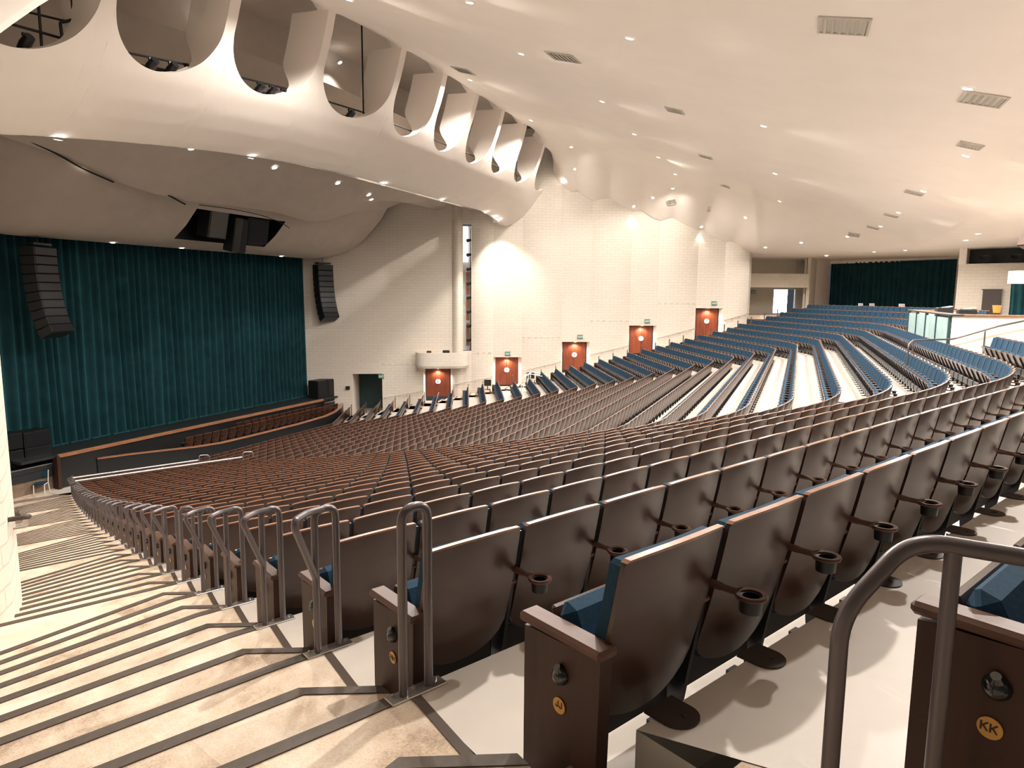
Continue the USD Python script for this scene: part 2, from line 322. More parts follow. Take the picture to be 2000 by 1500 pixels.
def door(n, side, g, width=1.76, leaf_mat='door_wood'):
    fz = door_floor(g); c = g * PITCH_S
    d = UsdGeom.Xform.Define(stage, f'/World/door_{n}'); q = wall_pt(c, 0.46, side); ang = math.atan2(WT[1], WT[0] if side > 0 else -WT[0]) + (math.pi if side > 0 else 0)
    d.AddTranslateOp().Set(Gf.Vec3d(q[0], q[1], fz + EYE)); d.AddRotateZOp().Set(math.degrees(ang)); d = tag(d, kind='structure')
    h = 2.12; s = 1 if side > 0 else -1
    for k in (-1, 1):
        lf = obj('leaf', MB().box((k * width / 4, 0, h / 2), (width / 2 - 0.012, 0.05, h - 0.02), bev=0.006), leaf_mat, d)
        a = np.linspace(-math.pi / 2, math.pi / 2, 12); pl = Polygon([(k * (0.015 + 0.19 * math.cos(x)), 0.19 * math.sin(x)) for x in a])
        usdkit.mesh(stage, f'{lf.GetPath()}/push_plate', MB().prism(pl, 0.012, (0, -0.037 * s if s > 0 else 0.025, 1.15), rx(math.pi / 2)).mesh(), M['white_paint'])
    fr = MB()
    for k in (-1, 1): fr.box((k * (width / 2 + 0.03), 0.0, h / 2), (0.06, 0.12, h))
    fr.box((0, 0, h + 0.02), (width + 0.12, 0.12, 0.05)); obj('frame', fr, 'brown_band' if g != 3 else 'white_paint', d)
for g in range(5): door(g + 1, 1, g)
for g in range(1, 5): door(g + 5, -1, g)

# ------------------------------------------------------------------ ceiling of the audience hall
def wall_x(Y): return WB[0] + (WB[1] - Y) * 0.5547
def wall_gap(X, Y): return (wall_x(Y) - (XC + abs(X - XC))) * 0.8745
def sag(X): return -0.0046 * max(0.0, 30.0 - X) ** 2
def ceil_z(X, Y):
    d = max(wall_gap(X, Y), 0.0)
    z = 10.75 - 0.31 * (16.5 - max(Y, -7.0)) - 3.0 * max(0.0, 1 - d / 7.0) ** 2.3
    s = (Y - WB[1]) / 0.8745 + (0.35 * d if Y > 3 else 0)
    lobe = abs(math.sin(math.pi * (s - 0.77) / 2.45))
    z += -0.34 * (lobe - 0.6) * math.exp(-d / 3.0) - 0.16 * (abs(math.sin(math.pi * (s - 0.77) / 4.9)) - 0.6) * math.exp(-abs(d - 8) / 7)
    z = max(z, 3.3) + sag(X) * min(1, max(0, (Y + 4) / 14))
    if X > XC and Y < 6:
        w = min(1.0, max(0.0, (56.3 - X) / 8.0)); w = w * w * (3 - 2 * w); q = min(1.0, max(0.0, (6 - Y) / 3.0)); z = z * (1 - q) + q * (3.36 + (z - 3.36) * w)
    return z
def ceil_n(X, Y):
    e = 0.15; gx = (ceil_z(X + e, Y) - ceil_z(X - e, Y)) / (2 * e); gy = (ceil_z(X, Y + e) - ceil_z(X, Y - e)) / (2 * e); n = np.array([gx, gy, -1.0]); return n / np.linalg.norm(n)
cl = struct_root('ceiling')
FINS = [9.3, 13.2, 17.3, 21.8, 26.75, 30.5, 34.05, 37.5, 41.0, 44.7, 48.5]
def bay_u(X):
    """position 0..1 between two fins, or None on a fin"""
    for a, b in zip(FINS, FINS[1:]):
        if a + 0.21 < X < b - 0.21: return (X - a - 0.21) / (b - a - 0.42), a, b
    return None
Ys = np.concatenate([np.linspace(-24, -7, 8), np.linspace(-6.6, 15.6, 90)])
V = np.unique(np.concatenate([0.5 - 0.5 * (1 - (1 - np.linspace(0, 1, 40)) ** 1.8), 0.5 + 0.5 * (1 - (1 - np.linspace(0, 1, 56)) ** 1.9)]))
G = np.zeros((len(V), len(Ys), 3))
for j, y in enumerate(Ys):
    a, b = 2 * XC - wall_x(y) - 0.4, wall_x(y) + 0.4
    for i, v in enumerate(V): x = a + (b - a) * v; G[i, j] = (x, y, ceil_z(x, y))
obj('main_vault', MB().grid(G), 'plaster', cl, smooth=True)
lipx = np.linspace(8.8, 50.0, 420); LP = []
for x in lipx:
    u = bay_u(x); e = 0.0 if u is None else math.sin(math.pi * u[0]) ** 0.6
    z0, z1 = ceil_z(x, 15.6), 10.62 + sag(x)
    d = max(wall_gap(x, 16.0), 0); z1 -= 3.0 * max(0, 1 - d / 7.0) ** 2.3
    LP.append([(x, 15.6, z0), (x, 16.1, z1 - 0.05), (x, 16.5, z1 + 0.05), (x, 16.55 + 0.7 * (1 - e) * 0 + 0.55 * (1 - e), z1 + 0.12 + 0.25 * e), (x, 16.9 + 0.6 * (1 - e), z1 + 0.7 + 0.1 * e)])
obj('slot_lip', MB().grid(np.array(LP)), 'plaster', cl, smooth=True)
soff = MB().box((68.0, -8.0, 3.46), (24, 34, 0.12)); obj('rear_soffit', soff, 'plaster', cl, smooth=False)
# lighting slot: a deep curved fascia whose upper edge is cut into U openings between fins
PR = np.array([(20.95, 6.02), (20.75, 5.82), (20.35, 5.72), (19.8, 5.9), (19.2, 6.25), (18.6, 6.72), (18.05, 7.3), (17.6, 7.95), (17.25, 8.65), (16.95, 9.4), (16.72, 10.1), (16.55, 10.75)])
PL = np.concatenate([[0], np.cumsum(np.linalg.norm(np.diff(PR, axis=0), axis=1))])
def fascia(X, w):
    y, z = np.interp(w, PL, PR[:, 0]), np.interp(w, PL, PR[:, 1])
    k = max(0.0, X - 42.5); low = max(0, 1 - w / 3.5)
    return np.array([X, y + 0.0, z + sag(X) - low * 0.055 * k * k * 0.9])
W_U, W_TOP = PL[6] + 0.25, PL[-1]
FT = 0.21                     # half thickness of a fin
def u_edge(X):
    q = bay_u(X)
    if q is None: return W_TOP
    t = 2 * q[0] - 1; return W_U + 1.75 * (1 - math.sqrt(max(0, 1 - t * t)))
fx = []
for a, b in zip(FINS, FINS[1:]): fx += list(a + FT + 1e-3 + (b - a - 2 * FT - 2e-3) * (0.5 - 0.5 * np.cos(np.linspace(0, math.pi, 40))))
fx = np.array(sorted(fx + [f + d for f in FINS for d in (-FT, -0.1, 0, 0.1, FT)]))
nw = 26
FG = np.array([[fascia(x, u_edge(x) * t) for t in np.linspace(0, 1, nw)] for x in fx])
obj('slot_fascia', MB().grid(FG, flip=True), 'plaster', cl, smooth=50)
for a, b in zip(FINS, FINS[1:]):
    xs = a + FT + (b - a - 2 * FT) * (0.5 - 0.5 * np.cos(np.linspace(0.0, math.pi, 40)))
    path = [(xs[0], w) for w in np.linspace(W_TOP, W_U + 1.76, 9)] + [(x, W_U + 1.75 * (1 - math.sqrt(max(0, 1 - (2 * (x - a - FT) / (b - a - 2 * FT) - 1) ** 2)))) for x in xs] + [(xs[-1], w) for w in np.linspace(W_U + 1.76, W_TOP, 9)]; P = []
    for x, w in path:
        e = fascia(x, w); h = (w - W_U) / 1.9; dep = 0.20 + 1.5 * (0.5 - 0.5 * math.cos(math.pi * min(1, max(0, h))))
        P.append([e, e + np.array([0, dep * 0.5, 0.0]), e + np.array([0, dep, 0.05])])
    obj('slot_reveal', MB().grid(np.array(P)), 'plaster', cl, smooth=40)
back = MB(); xs = np.linspace(5, 54, 20)
back.grid(np.array([[(x, 16.9, 12.6 + sag(x)), (x, 22.6, 12.2 + sag(x)), (x, 22.6, 10.3 + sag(x)), (x, 21.9, 5.95 + sag(x) + 0.1)] for x in xs]))
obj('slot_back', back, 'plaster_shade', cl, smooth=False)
# forestage soffits
def edge_z(X): return float(np.interp(X, [6, 12, 16.1, 18.2, 20.05, 22.3, 24.1, 27.2, 30.1, 32.65, 34.5, 37.2, 40.4, 43, 46], [6.4, 6.0, 5.6, 5.3, 4.75, 4.42, 4.32, 4.45, 4.47, 4.25, 4.5, 5.3, 5.75, 6.6, 7.6]))
C1 = []
for x in np.linspace(6, 46.5, 90):
    z = edge_z(x); q = max(0, abs(x - 28.9) - 11.5); dz = 0.012 * q * q * 0
    C1.append([(x, 20.5, 9.6 + sag(x) * 0.8), (x, 21.8, 8.1 + sag(x) * 0.6), (x, 23.2, 6.95 + sag(x) * 0.35), (x, 24.6, 6.12 + sag(x) * 0.2), (x, 26.0, z + 0.62), (x, 27.0, z), (x, 27.12, z + 0.04), (x, 27.0, z + 0.5)])
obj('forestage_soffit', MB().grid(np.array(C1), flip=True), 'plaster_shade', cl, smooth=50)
C2P = np.array([(26.4, 7.2), (27.0, 5.95), (27.6, 5.0), (28.3, 4.24), (29.1, 3.45), (30.0, 2.8), (30.8, 2.52), (31.6, 2.44), (31.75, 2.6), (31.7, 3.2)])
OX0, OX1 = 25.9, 32.3
def c2(x, k):
    q = max(0.0, abs(x - 28.6) - 9.6); up = 0.085 * q * q; w = k / (len(C2P) - 1)
    return (x, C2P[k][0], C2P[k][1] + up * (0.25 + 0.75 * w) + (0.35 * w if x < 17 else 0))
def c2_strip(xs, ks): return np.array([[c2(x, k) for k in ks] for x in xs])
m2 = MB(); ks = list(range(len(C2P)))
m2.grid(c2_strip(np.linspace(11.0, OX0, 24), ks), flip=True); m2.grid(c2_strip(np.linspace(OX1, 41.3, 20), ks), flip=True)
xo = np.linspace(OX0, OX1, 10); m2.grid(c2_strip(xo, [0, 1, 2, 3]), flip=True); m2.grid(c2_strip(xo, [5, 6, 7, 8, 9]), flip=True)
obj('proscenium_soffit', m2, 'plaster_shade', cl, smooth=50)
well = MB(); a3, a5 = c2_strip(xo, [3])[:, 0], c2_strip(xo, [5])[:, 0]
top3, top5 = a3 + np.array([0, 0.3, 2.2]), a5 + np.array([0, 0.6, 2.6])
well.grid(np.stack([a3, top3])); well.grid(np.stack([a5, top5])); well.grid(np.stack([top3, top5]))
for k in (0, -1): well.grid(np.array([[a3[k], top3[k]], [a5[k], top5[k]]]))
obj('loudspeaker_well', well, 'black', cl, smooth=False)
lid = MB().box((28.9, 29.0, 12.75), (70, 30, 0.2)); obj('roof_slab', lid, 'plaster_shade', cl, smooth=False)
# closing walls of the rear of the hall
wr = struct_root('wall_rear')
def wall_panel(name, p, q, z0, z1, m='block_rear', thick=0.25):
    p, q = np.array(p, float), np.array(q, float); d = q - p; L = np.linalg.norm(d)
    return obj(name, MB().box(((p[0] + q[0]) / 2, (p[1] + q[1]) / 2, (z0 + z1) / 2), (L, thick, z1 - z0), rz(math.atan2(d[1], d[0]))), m, wr, smooth=False)
wall_panel('panel', (-16, -17.6), (52.4, -17.6), -1.6, 6.0)
wall_panel('panel', (-15.0, -16), (-13.0, -22), -1.6, 6.0)
wall_panel('cream_panel', (64.09, -0.19), (69.4, -2.2), -1.6, 3.5, 'plaster', 0.2)
wall_panel('alcove_back', (64.4, 7.0), (66.02, 2.42), -1.6, 4.2, 'block_side'); wall_panel('alcove_back', (66.72, 0.58), (67.6, -0.6), -1.6, 4.2, 'block_side'); wall_panel('alcove_back', (66.02, 2.42), (66.72, 0.58), 0.8, 4.2, 'block_side')
wall_panel('alcove_side', (57.2, 3.9), (65.0, 6.2), -1.6, 4.2, 'block_side'); wall_panel('alcove_side', (63.2, -0.45), (67.6, -1.2), -1.6, 4.2, 'block_side')
wall_panel('alcove_parapet', (60.84, 4.43), (62.89, -0.42), 0.86, 2.02, 'block_side', 0.3)
wall_panel('curtain_return', (64.83, -11.5), (57.0, -11.0), -1.6, 3.5, 'plaster'); wall_panel('brick_return', (57.0, -11.0), (54.3, -9.75), -1.6, 3.5, 'block_side')
wall_panel('brick_panel', (54.35, -9.75), (52.9, -13.1), -1.6, 2.3, 'block_side'); wall_panel('brick_panel', (52.9, -13.1), (51.7, -17.6), -1.6, 2.3, 'block_side')
wall_panel('brick_pier', (54.42, -9.65), (54.28, -10.05), 2.3, 3.5, 'plaster', 0.3)
wall_panel('curtain_header', (69.4, -2.2), (65.2, -11.5), 3.12, 3.5, 'plaster')

# ------------------------------------------------------------------ theatre seats
def shell_point(x, v, off=0.0):
    """back shell, x across, v 0 at the bottom edge to 1 at the top; y towards the stage"""
    z = 0.27 + 0.635 * v; y = 0.155 * (1 - v) ** 1.0 - 0.012 * math.sin(math.pi * v)
    return np.array([x, y - 0.046 * math.cos(math.pi * x / 0.62) + 0.020 + off, z])
def shell_half(v):
    """half width at height v: rounded bottom, slightly rounded top corners"""
    w = 0.262
    if v < 0.22: w *= math.sqrt(max(0, 1 - ((0.22 - v) / 0.225) ** 2.2))
    if v > 0.965: w -= 0.022 * ((v - 0.965) / 0.035) ** 2
    return w
def sheet(vs, half, off, nx=9, crown=0.0, thick=0.018):
    F = np.array([[shell_point(half(v) * t, v, off) + np.array([0, 0, crown * (1 - t * t) * v ** 6]) for t in np.linspace(-1, 1, nx)] for v in vs])
    Bk = F - np.array([0, thick, 0]); m = MB(); m.grid(F, flip=True); m.grid(Bk)
    for a, b in ((F[0], Bk[0]), (Bk[-1], F[-1]), (Bk[:, 0], F[:, 0]), (F[:, -1], Bk[:, -1])): m.grid(np.stack([a, b]))
    return m
VS = [0.0, 0.015, 0.05, 0.11, 0.2, 0.35, 0.5, 0.65, 0.8, 0.92, 0.965, 0.985, 1.0]
def seat_meshes(low=False):
    k = {}
    vs = VS if not low else [0.0, 0.06, 0.2, 0.5, 0.8, 1.0]; nx = 9 if not low else 5
    k['back_shell'] = (sheet(vs[:-2] + [0.988] if not low else vs, shell_half, -0.01, nx, 0.018), 'shell')
    tt = sheet([0.985, 1.0], lambda v: 0.262 - 0.012 * (v > 0.99), -0.007, nx, 0.018, 0.026); k['top_trim'] = (tt, 'shell_trim')
    k['back_cushion'] = (sheet([0.14, 0.17, 0.3, 0.5, 0.7, 0.9, 0.95, 0.972] if not low else [0.16, 0.5, 0.965], lambda v: 0.250 if 0.16 < v < 0.96 else 0.236, 0.045, nx, 0.015, 0.05), 'blue_fabric')
    R = rx(math.radians(64))
    c = MB(); c.box(np.array([0, 0.155, 0.30]) + R @ np.array([0, 0.185, 0.035]), (0.49, 0.37, 0.085), R, bev=0.035); k['seat_cushion'] = (c, 'blue_fabric')
    c = MB(); c.box(np.array([0, 0.155, 0.30]) + R @ np.array([0, 0.19, -0.018]), (0.47, 0.36, 0.025), R, bev=0.01); k['seat_pan'] = (c, 'shell')
    m = MB(); m.box((0, 0.225, 0.235), (0.50, 0.11, 0.17), bev=0.02); k['tilt_mechanism'] = (m, 'black_metal')
    x = -SEAT_W / 2
    up = [(0.165, 0.0), (0.20, 0.0), (0.23, 0.30), (0.34, 0.555), (0.34, 0.575), (0.075, 0.575), (0.030, 0.868), (0.006, 0.868), (0.110, 0.32)]
    m = MB(); m.prism(up, 0.022, (x + 0.011, 0, 0), np.array([[0, 0, -1], [1, 0, 0], [0, 1, 0]])); m.box((x, 0.18, 0.008), (0.07, 0.20, 0.016)); k['standard'] = (m, 'black_metal')
    m = MB(); m.box((x, 0.205, 0.594), (0.058, 0.31, 0.035), bev=0.012); k['armrest'] = (m, 'arm_wood')
    return k
def cup_holder_parts(k):
    x = -SEAT_W / 2 + 0.03; m = MB()
    m.lathe([(0.030, 0), (0.034, -0.055), (0.038, -0.058), (0.041, 0.0), (0.041, 0.002), (0.030, 0.0)], 18, (x, -0.105, 0.655)); m.lathe([(0, -0.056), (0.034, -0.056)], 18, (x, -0.105, 0.655)); k['cup'] = (m, 'black')
    m = MB(); m.lathe([(0.038, -0.006), (0.055, -0.008), (0.058, 0.0), (0.055, 0.007), (0.038, 0.005), (0.038, -0.006)], 22, (x, -0.105, 0.657))
    m.tube(rounded([(x - 0.03, 0.05, 0.665), (x - 0.025, 0.005, 0.66), (x - 0.01, -0.06, 0.655)], 0.03, 5), [0.016] * 5 + [0.013] * 3, 8); k['cup_bracket'] = (m, 'arm_wood')
def foot_plate(k):
    a = np.linspace(math.pi, 2 * math.pi, 13); pl = [(0.078, 0.03)] + [] ; pts = [(-0.075, 0.04)] + [(0.075 * math.cos(x), -0.045 + 0.07 * math.sin(x)) for x in a] + [(0.075, 0.04)]
    m = MB(); m.prism(pts, 0.006, (0, 0, 0.3015)); m.lathe([(0, 0.314), (0.008, 0.312), (0.008, 0.306)], 8, (0.01, -0.06, 0)); k['foot_plate'] = (m, 'brown_band')
def end_panel(k, side, letters=None):
    x = side * (SEAT_W / 2 + 0.004); m = MB()
    prof = Polygon([(0.045, 0.0), (0.385, 0.0), (0.385, 0.56), (0.03, 0.575)]); m.prism(prof, 0.055, (x + 0.0275, 0, 0), np.array([[0, 0, -1], [1, 0, 0], [0, 1, 0]])); k['end_panel'] = (m, 'end_wood')
    m = MB(); m.box((x, 0.21, 0.592), (0.088, 0.385, 0.036), bev=0.011); k['armrest'] = (m, 'arm_wood')
    o = side * 0.029; f = rz(math.pi) @ rx(math.pi / 2) if side < 0 else rx(math.pi / 2)
    Rl = np.array([[0, 0, side], [side * 1.0, 0, 0], [0, 1, 0]])      # local x along +-y, local y up, local z outward
    m = MB(); m.lathe([(0.0, 0.030), (0.012, 0.029), (0.026, 0.020), (0.032, 0.006), (0.033, 0.0)], 20, (x + o, 0.20, 0.455), Rl)
    m.tube([(x + o + side * 0.004, 0.20, 0.47), (x + o + side * 0.02, 0.20, 0.492)], [0.026, 0.012], 12); k['aisle_lamp'] = (m, 'lamp_glass')
    m = MB(); m.lathe([(0, 0.003), (0.028, 0.003), (0.028, 0.0)], 24, (x + o, 0.205, 0.345), Rl); k['badge'] = (m, 'badge')
    if letters:
        t = meshkit.text_mesh(letters, 0.022, 0.0012, True); v = np.array(t.vertices); v[:, 0] -= v[:, 0].mean(); v[:, 1] -= v[:, 1].mean()
        v = v * np.array([-1 if False else 1, 1, 1]); m = MB(); m.add(v @ np.array([[0, 0, side], [side, 0, 0], [0, 1, 0]]).T + np.array([x + o + side * 0.003, 0.205, 0.345]), t.faces); k['badge_letters'] = (m, 'ink')
def make_class(name, parts):
    c = kind_root(name); made = {}
    order = [n for n in parts if n not in SUB]
    for n in order: made[n] = usdkit.mesh(stage, f'/{name}/{n}', parts[n][0].mesh(), M[parts[n][1]], smooth=35).GetPrim()
    for n in parts:
        if n in SUB and SUB[n] in made: usdkit.mesh(stage, f'/{name}/{SUB[n]}/{n}', parts[n][0].mesh(), M[parts[n][1]], smooth=35)
    return c
SUB = {'top_trim': 'back_shell', 'seat_pan': 'seat_cushion', 'badge_letters': 'badge', 'cup': 'cup_bracket'}
base = seat_meshes(); holder = dict(base); cup_holder_parts(holder); footed = dict(holder); foot_plate(footed)
K_PLAIN = make_class('seat_kind', holder); K_FOOT = make_class('seat_kind_footed', footed)
def end_kind(name, side, letters, foot=False, cup=False):
    k = dict(base); 
    if cup: cup_holder_parts(k)
    if foot: foot_plate(k)
    if side > 0: k['standard_end'] = k['standard']
    if side < 0:
        m = MB(); m.prism([(0.165, 0.0), (0.20, 0.0), (0.23, 0.30), (0.30, 0.555), (0.10, 0.575), (0.110, 0.32)], 0.022, (-SEAT_W / 2 + 0.03, 0, 0), np.array([[0, 0, -1], [1, 0, 0], [0, 1, 0]])); k['standard'] = (m, 'black_metal')
    a = k['armrest']; end_panel(k, side, letters)
    if side > 0: k['inner_armrest'] = a; k.pop('standard_end')
    return make_class(name, k)
K_END = end_kind('seat_kind_end', -1, None); K_END_JJ = end_kind('seat_kind_end_jj', -1, 'JJ', True); K_END_HH = end_kind('seat_kind_end_hh', -1, 'HH'); K_END_KK = end_kind('seat_kind_end_kk', -1, 'KK')
seats = []
def seat_gap(r, t):
    if r in (-1, 0, 1) and abs(t) < 5.2: return True
    if r == 2 and abs(t + 5.0) < 0.0: return True
    if r in (19, 20) and t < -t_far(r) + 2.4: return True
    return False
for r in range(-1, NROW + 1):
    w = 0.568 if r == 0 else SEAT_W; t0 = t_near(r) - 0.27
    if r == 0: t0 = 28.53
    if r == -1: t0 = 28.60
    n = int((t0 + t_far(r) - 0.2) / w)
    for k in range(n):
        t = t0 - (k + 0.5) * w
        if seat_gap(r, t): continue
        if r == -1 and -6 < t < 22: continue
        q, a = row_point(r, t); c = np.array([q[0], q[1], floor_z(r) + 0.5]); d = c @ FW
        u, v = (1000 + F_PX * (c @ RT) / d, 750 - F_PX * (c @ UP) / d) if d > 0.2 else (-1, -1)
        seats.append(dict(r=r, k=k, t=t, q=q, a=a, d=d, seen=0 < u < 2030 and 0 < v < 1800, last=k == n - 1))
order = sorted([s for s in seats if s['seen'] or (s['r'] in (-1, 0) and s['k'] < 3)], key=lambda s: s['d'])
near_ids = set(id(s) for s in order[:300])
def row_phrase(r): return {-1: 'row of badge KK', 0: 'row of badge JJ', 1: 'row just below badge JJ'}.get(r, f'{nth(r)} row below badge JJ')
far_pos, far_rot, far_id = [], [], []
for s in seats:
    r, k = s['r'], s['k']; loc = (s['q'][0], s['q'][1], floor_z(r))
    if id(s) in near_ids:
        if k == 0:
            kind = {-1: K_END_KK, 0: K_END_JJ, 1: K_END_HH}.get(r, K_END)
            lab = f'brown aisle-end theatre seat with wooden end panel, {row_phrase(r)}'
        else:
            kind = K_FOOT if r in (-1, 0) else K_PLAIN
            lab = f'brown-backed theatre seat, {nth(k + 1)} from the aisle, {row_phrase(r)}'
        copy(kind, 'theater_seat', lab, 'theater seat', loc, s['a'], 'brown theatre seats nearest the camera aisle')
    elif s['d'] > 0.2 or r >= 0:
        far_pos.append((loc[0], loc[1], loc[2] + EYE)); far_rot.append(s['a']); far_id.append(1 if k == 0 else 2 if s['last'] else 0)
pi = UsdGeom.PointInstancer.Define(stage, '/World/theater_seat_rows')
tag(pi, 'distant curving rows of brown theatre seats with blue upholstery across the hall', 'theater seat', kind='stuff')
low = seat_meshes(True); e1 = dict(low); end_panel(e1, -1); e1.pop('aisle_lamp'); e1.pop('badge'); e2 = dict(low); ar = e2['armrest']; end_panel(e2, 1); e2['inner_armrest'] = ar; e2.pop('aisle_lamp'); e2.pop('badge')
protos = []
for nm, parts in (('seat', low), ('aisle_end_seat', e1), ('wall_end_seat', e2)):
    UsdGeom.Xform.Define(stage, f'/World/theater_seat_rows/{nm}'); protos.append(f'/World/theater_seat_rows/{nm}')
    for n, (mb, mm) in parts.items(): usdkit.mesh(stage, f'/World/theater_seat_rows/{nm}/{n}', mb.mesh(), M[mm], smooth=35)
pi.CreatePrototypesRel().SetTargets([Sdf.Path(x) for x in protos])
pi.CreateProtoIndicesAttr(Vt.IntArray([int(x) for x in far_id])); pi.CreatePositionsAttr(Vt.Vec3fArray([Gf.Vec3f(*map(float, x)) for x in far_pos]))
pi.CreateOrientationsAttr(Vt.QuathArray([Gf.Quath(math.cos(a / 2), 0, 0, math.sin(a / 2)) for a in far_rot]))

# ------------------------------------------------------------------ steel grab rails at the aisle ends
def hoop_parts(arm):
    k = {}; r = 0.0205; h = 0.845; w = 0.125
    m = MB().tube(rounded([(0, 0, 0.01), (0, 0, h - r), (w, 0, h - r), (w, 0, 0.01)], 0.07, 8), r, 12); k['hoop'] = (m, 'steel')
    if arm: k['arm'] = (MB().tube(rounded([(0.0, 0.0, 0.44), (-0.15, -0.10, h - 0.06), (-0.145, -0.095, h - r), (-0.05, -0.02, h - r), (0.06, 0, h - r)], 0.03, 5), r * 0.95, 10), 'steel')
    m = MB().box((w / 2, 0, 0.005), (w + 0.15, 0.075, 0.010), bev=0.003); 
    for x in (-0.045, 0.06, w + 0.045): m.lathe([(0, 0.021), (0.008, 0.020), (0.009, 0.010)], 8, (x, 0.018, 0))
    k['base_plate'] = (m, 'bright_steel'); return k
K_ARM = make_class('rail_kind_arm', hoop_parts(True)); K_HOOP = make_class('rail_kind_plain', hoop_parts(False))
for r in range(1, NROW + 1):
    q, a = row_point(r, t_near(r) - 0.14); q = q + N_NEAR[:2] * -0.0
    copy(K_HOOP if r % 5 == 1 else K_ARM, 'grab_rail', f'grey steel hoop grab rail on the camera-side aisle, {nth(r)} downhill from badge JJ', 'grab rail', (q[0], q[1] - 0.03, floor_z(r - 1)), a, 'grab rails down the near aisle')
for r in range(1, NROW + 1, 1):
    q, a = row_point(r, -t_far(r) + 0.05)
    copy(K_HOOP, 'grab_rail', f'slim steel hoop grab rail on the far aisle beside the doors, {nth(NROW + 1 - r)} uphill from stage', 'grab rail', (q[0], q[1] - 0.03, floor_z(r - 1)), a, 'grab rails down the far aisle')
t = thing('grab_rail', 'bent dark steel handrail in front of end panel KK, nearest the camera', 'grab rail', (1.70, -0.13, -1.396))
ax = np.array([0.921, 0.389, 0]); rt = np.array([0.389, -0.921, 0]); A0 = np.zeros(3)
c = rt * 0.154 + ax * 0.01; c2_ = c + np.array([-0.03, -0.225, 0]); c3_ = c + np.array([-0.12, -0.85, 0])
top = 0.838
obj('rail', MB().tube(rounded([(0, 0, 0.005), (0, 0, 0.655), tuple(c + [0, 0, top]), tuple(c3_ + [0, 0, top]), tuple(c3_ + [0, 0, 0.005])], 0.075, 10), 0.0205, 16), 'steel', t)
pB = c + np.array([-0.010, -0.085, 0]); obj('post', MB().tube([tuple(pB + [0, 0, 0.005]), tuple(pB + [0, 0, 0.4]), tuple(pB + [0, 0, top - 0.005])], 0.0185, 16), 'steel', t)
for p in (np.zeros(3), pB, c3_): obj('base_plate', MB().box((p[0], p[1], 0.004), (0.09, 0.09, 0.008), bev=0.002), 'bright_steel', t)

# ------------------------------------------------------------------ stage, curtain, pit
LIP = -7.45; FRONT = floor_z(NROW)
sg = struct_root('floor_stage')
m = MB(); m.box((30.0, 35.1, LIP - 0.06), (23.4, 7.8, 0.12)); obj('stage_deck', m, 'stage_floor', sg, smooth=False)
m = MB(); m.box((29.3, 31.25, (LIP - 0.12 + FRONT) / 2), (18.9, 0.2, LIP - 0.12 - FRONT)); obj('stage_front', m, 'black', sg, smooth=False)
m = MB(); m.box((29.3, 31.13, LIP - 0.045), (18.9, 0.16, 0.17), bev=0.02); obj('stage_nosing', m, 'rail_wood', sg)
m = MB(); m.prism([(22.4, 31.15), (23.4, 30.6), (24.8, 29.8), (26.0, 29.0), (27.2, 28.75), (35.6, 28.85), (37.4, 29.4), (39.2, 30.3), (40.6, 31.15)], 0.5, (0, 0, FRONT + 0.02)); obj('pit_floor', m, 'tan_panel', sg, smooth=False)
for sx in (-1, 1):
    x0 = 29.3 + sx * 9.45; m = MB(); m.box((x0 + sx * 1.9, 32.4, LIP - 0.5), (3.8, 2.0, 0.18)); m.box((x0 + sx * 1.9, 31.5, LIP - 0.78), (3.8, 0.1, 0.4)); obj('apron_wing', m, 'stage_floor', sg, smooth=False)
    m = MB(); m.box((x0 + sx * 1.9, 31.55, (LIP - 0.98 + FRONT) / 2), (3.8, 0.1, LIP - 0.98 - FRONT)); obj('apron_panel', m, 'tan_panel', sg, smooth=False)
    m = MB(); m.box((x0 + sx * 0.03, 31.2, (LIP + FRONT) / 2 - 0.05), (0.16, 0.32, LIP - FRONT)); obj('corner_post', m, 'end_wood', sg, smooth=False)
    m = MB(); m.box((x0 + sx * 1.1, 31.42, LIP - 0.37), (2.2, 0.06, 0.05)); obj('edge_rail', m, 'bright_steel', sg, smooth=False)
# house curtain
def drape(p, q, z0, z1, amp, pitch, seed, flare=0.0, nz=12, per=10):
    rng = np.random.default_rng(seed); p, q = np.array(p, float), np.array(q, float); L = np.linalg.norm(q - p); d = (q - p) / L; nrm = np.array([-d[1], d[0]])
    s = [0.0]
    while s[-1] < L: s.append(s[-1] + pitch * rng.uniform(0.65, 1.4))
    s = np.array(s) * L / s[-1]; A = rng.uniform(0.55, 1.25, len(s)) * amp; P = []
    for i in range(len(s) - 1):
        for k in range(per):
            t = k / per; ph = math.sin(math.pi * 2 * t); a = A[i] * (1 - t) + A[i + 1] * t
            x = s[i] + (s[i + 1] - s[i]) * t; row = []
            for j in range(nz + 1):
                w = j / nz; f = 0.55 + 0.45 * (1 - w) + flare * max(0, 0.12 - w) * 6; sway = 0.05 * math.sin(x * 1.7 + w * 3)
                pt = p + d * (x + sway * (1 - w)) + nrm * a * f * (ph * abs(ph) ** -0.25 if ph else 0)
                row.append((pt[0], pt[1], z0 + (z1 - z0) * w))
            P.append(row)
    return MB().grid(np.array(P))
c = thing('stage_curtain', 'tall dark teal pleated house curtain closing the stage', 'curtain', (0, 0, 0))
obj('drape', drape((13.0, 33.15), (40.95, 33.15), LIP + 0.01, 3.4, 0.15, 0.42, 3, 0.5), 'velvet', c, smooth=60)
m = MB()
for x in np.linspace(15, 40.8, 24): m.tube([(x, 33.0, LIP + 0.05), (x + 1.0, 33.0, LIP + 0.05)], 0.045, 6)
obj('hem', m, 'velvet', c)
bk = MB().box((27.5, 34.6, -2.0), (32, 0.2, 14)); obj('backing', bk, 'black', sg, smooth=False)
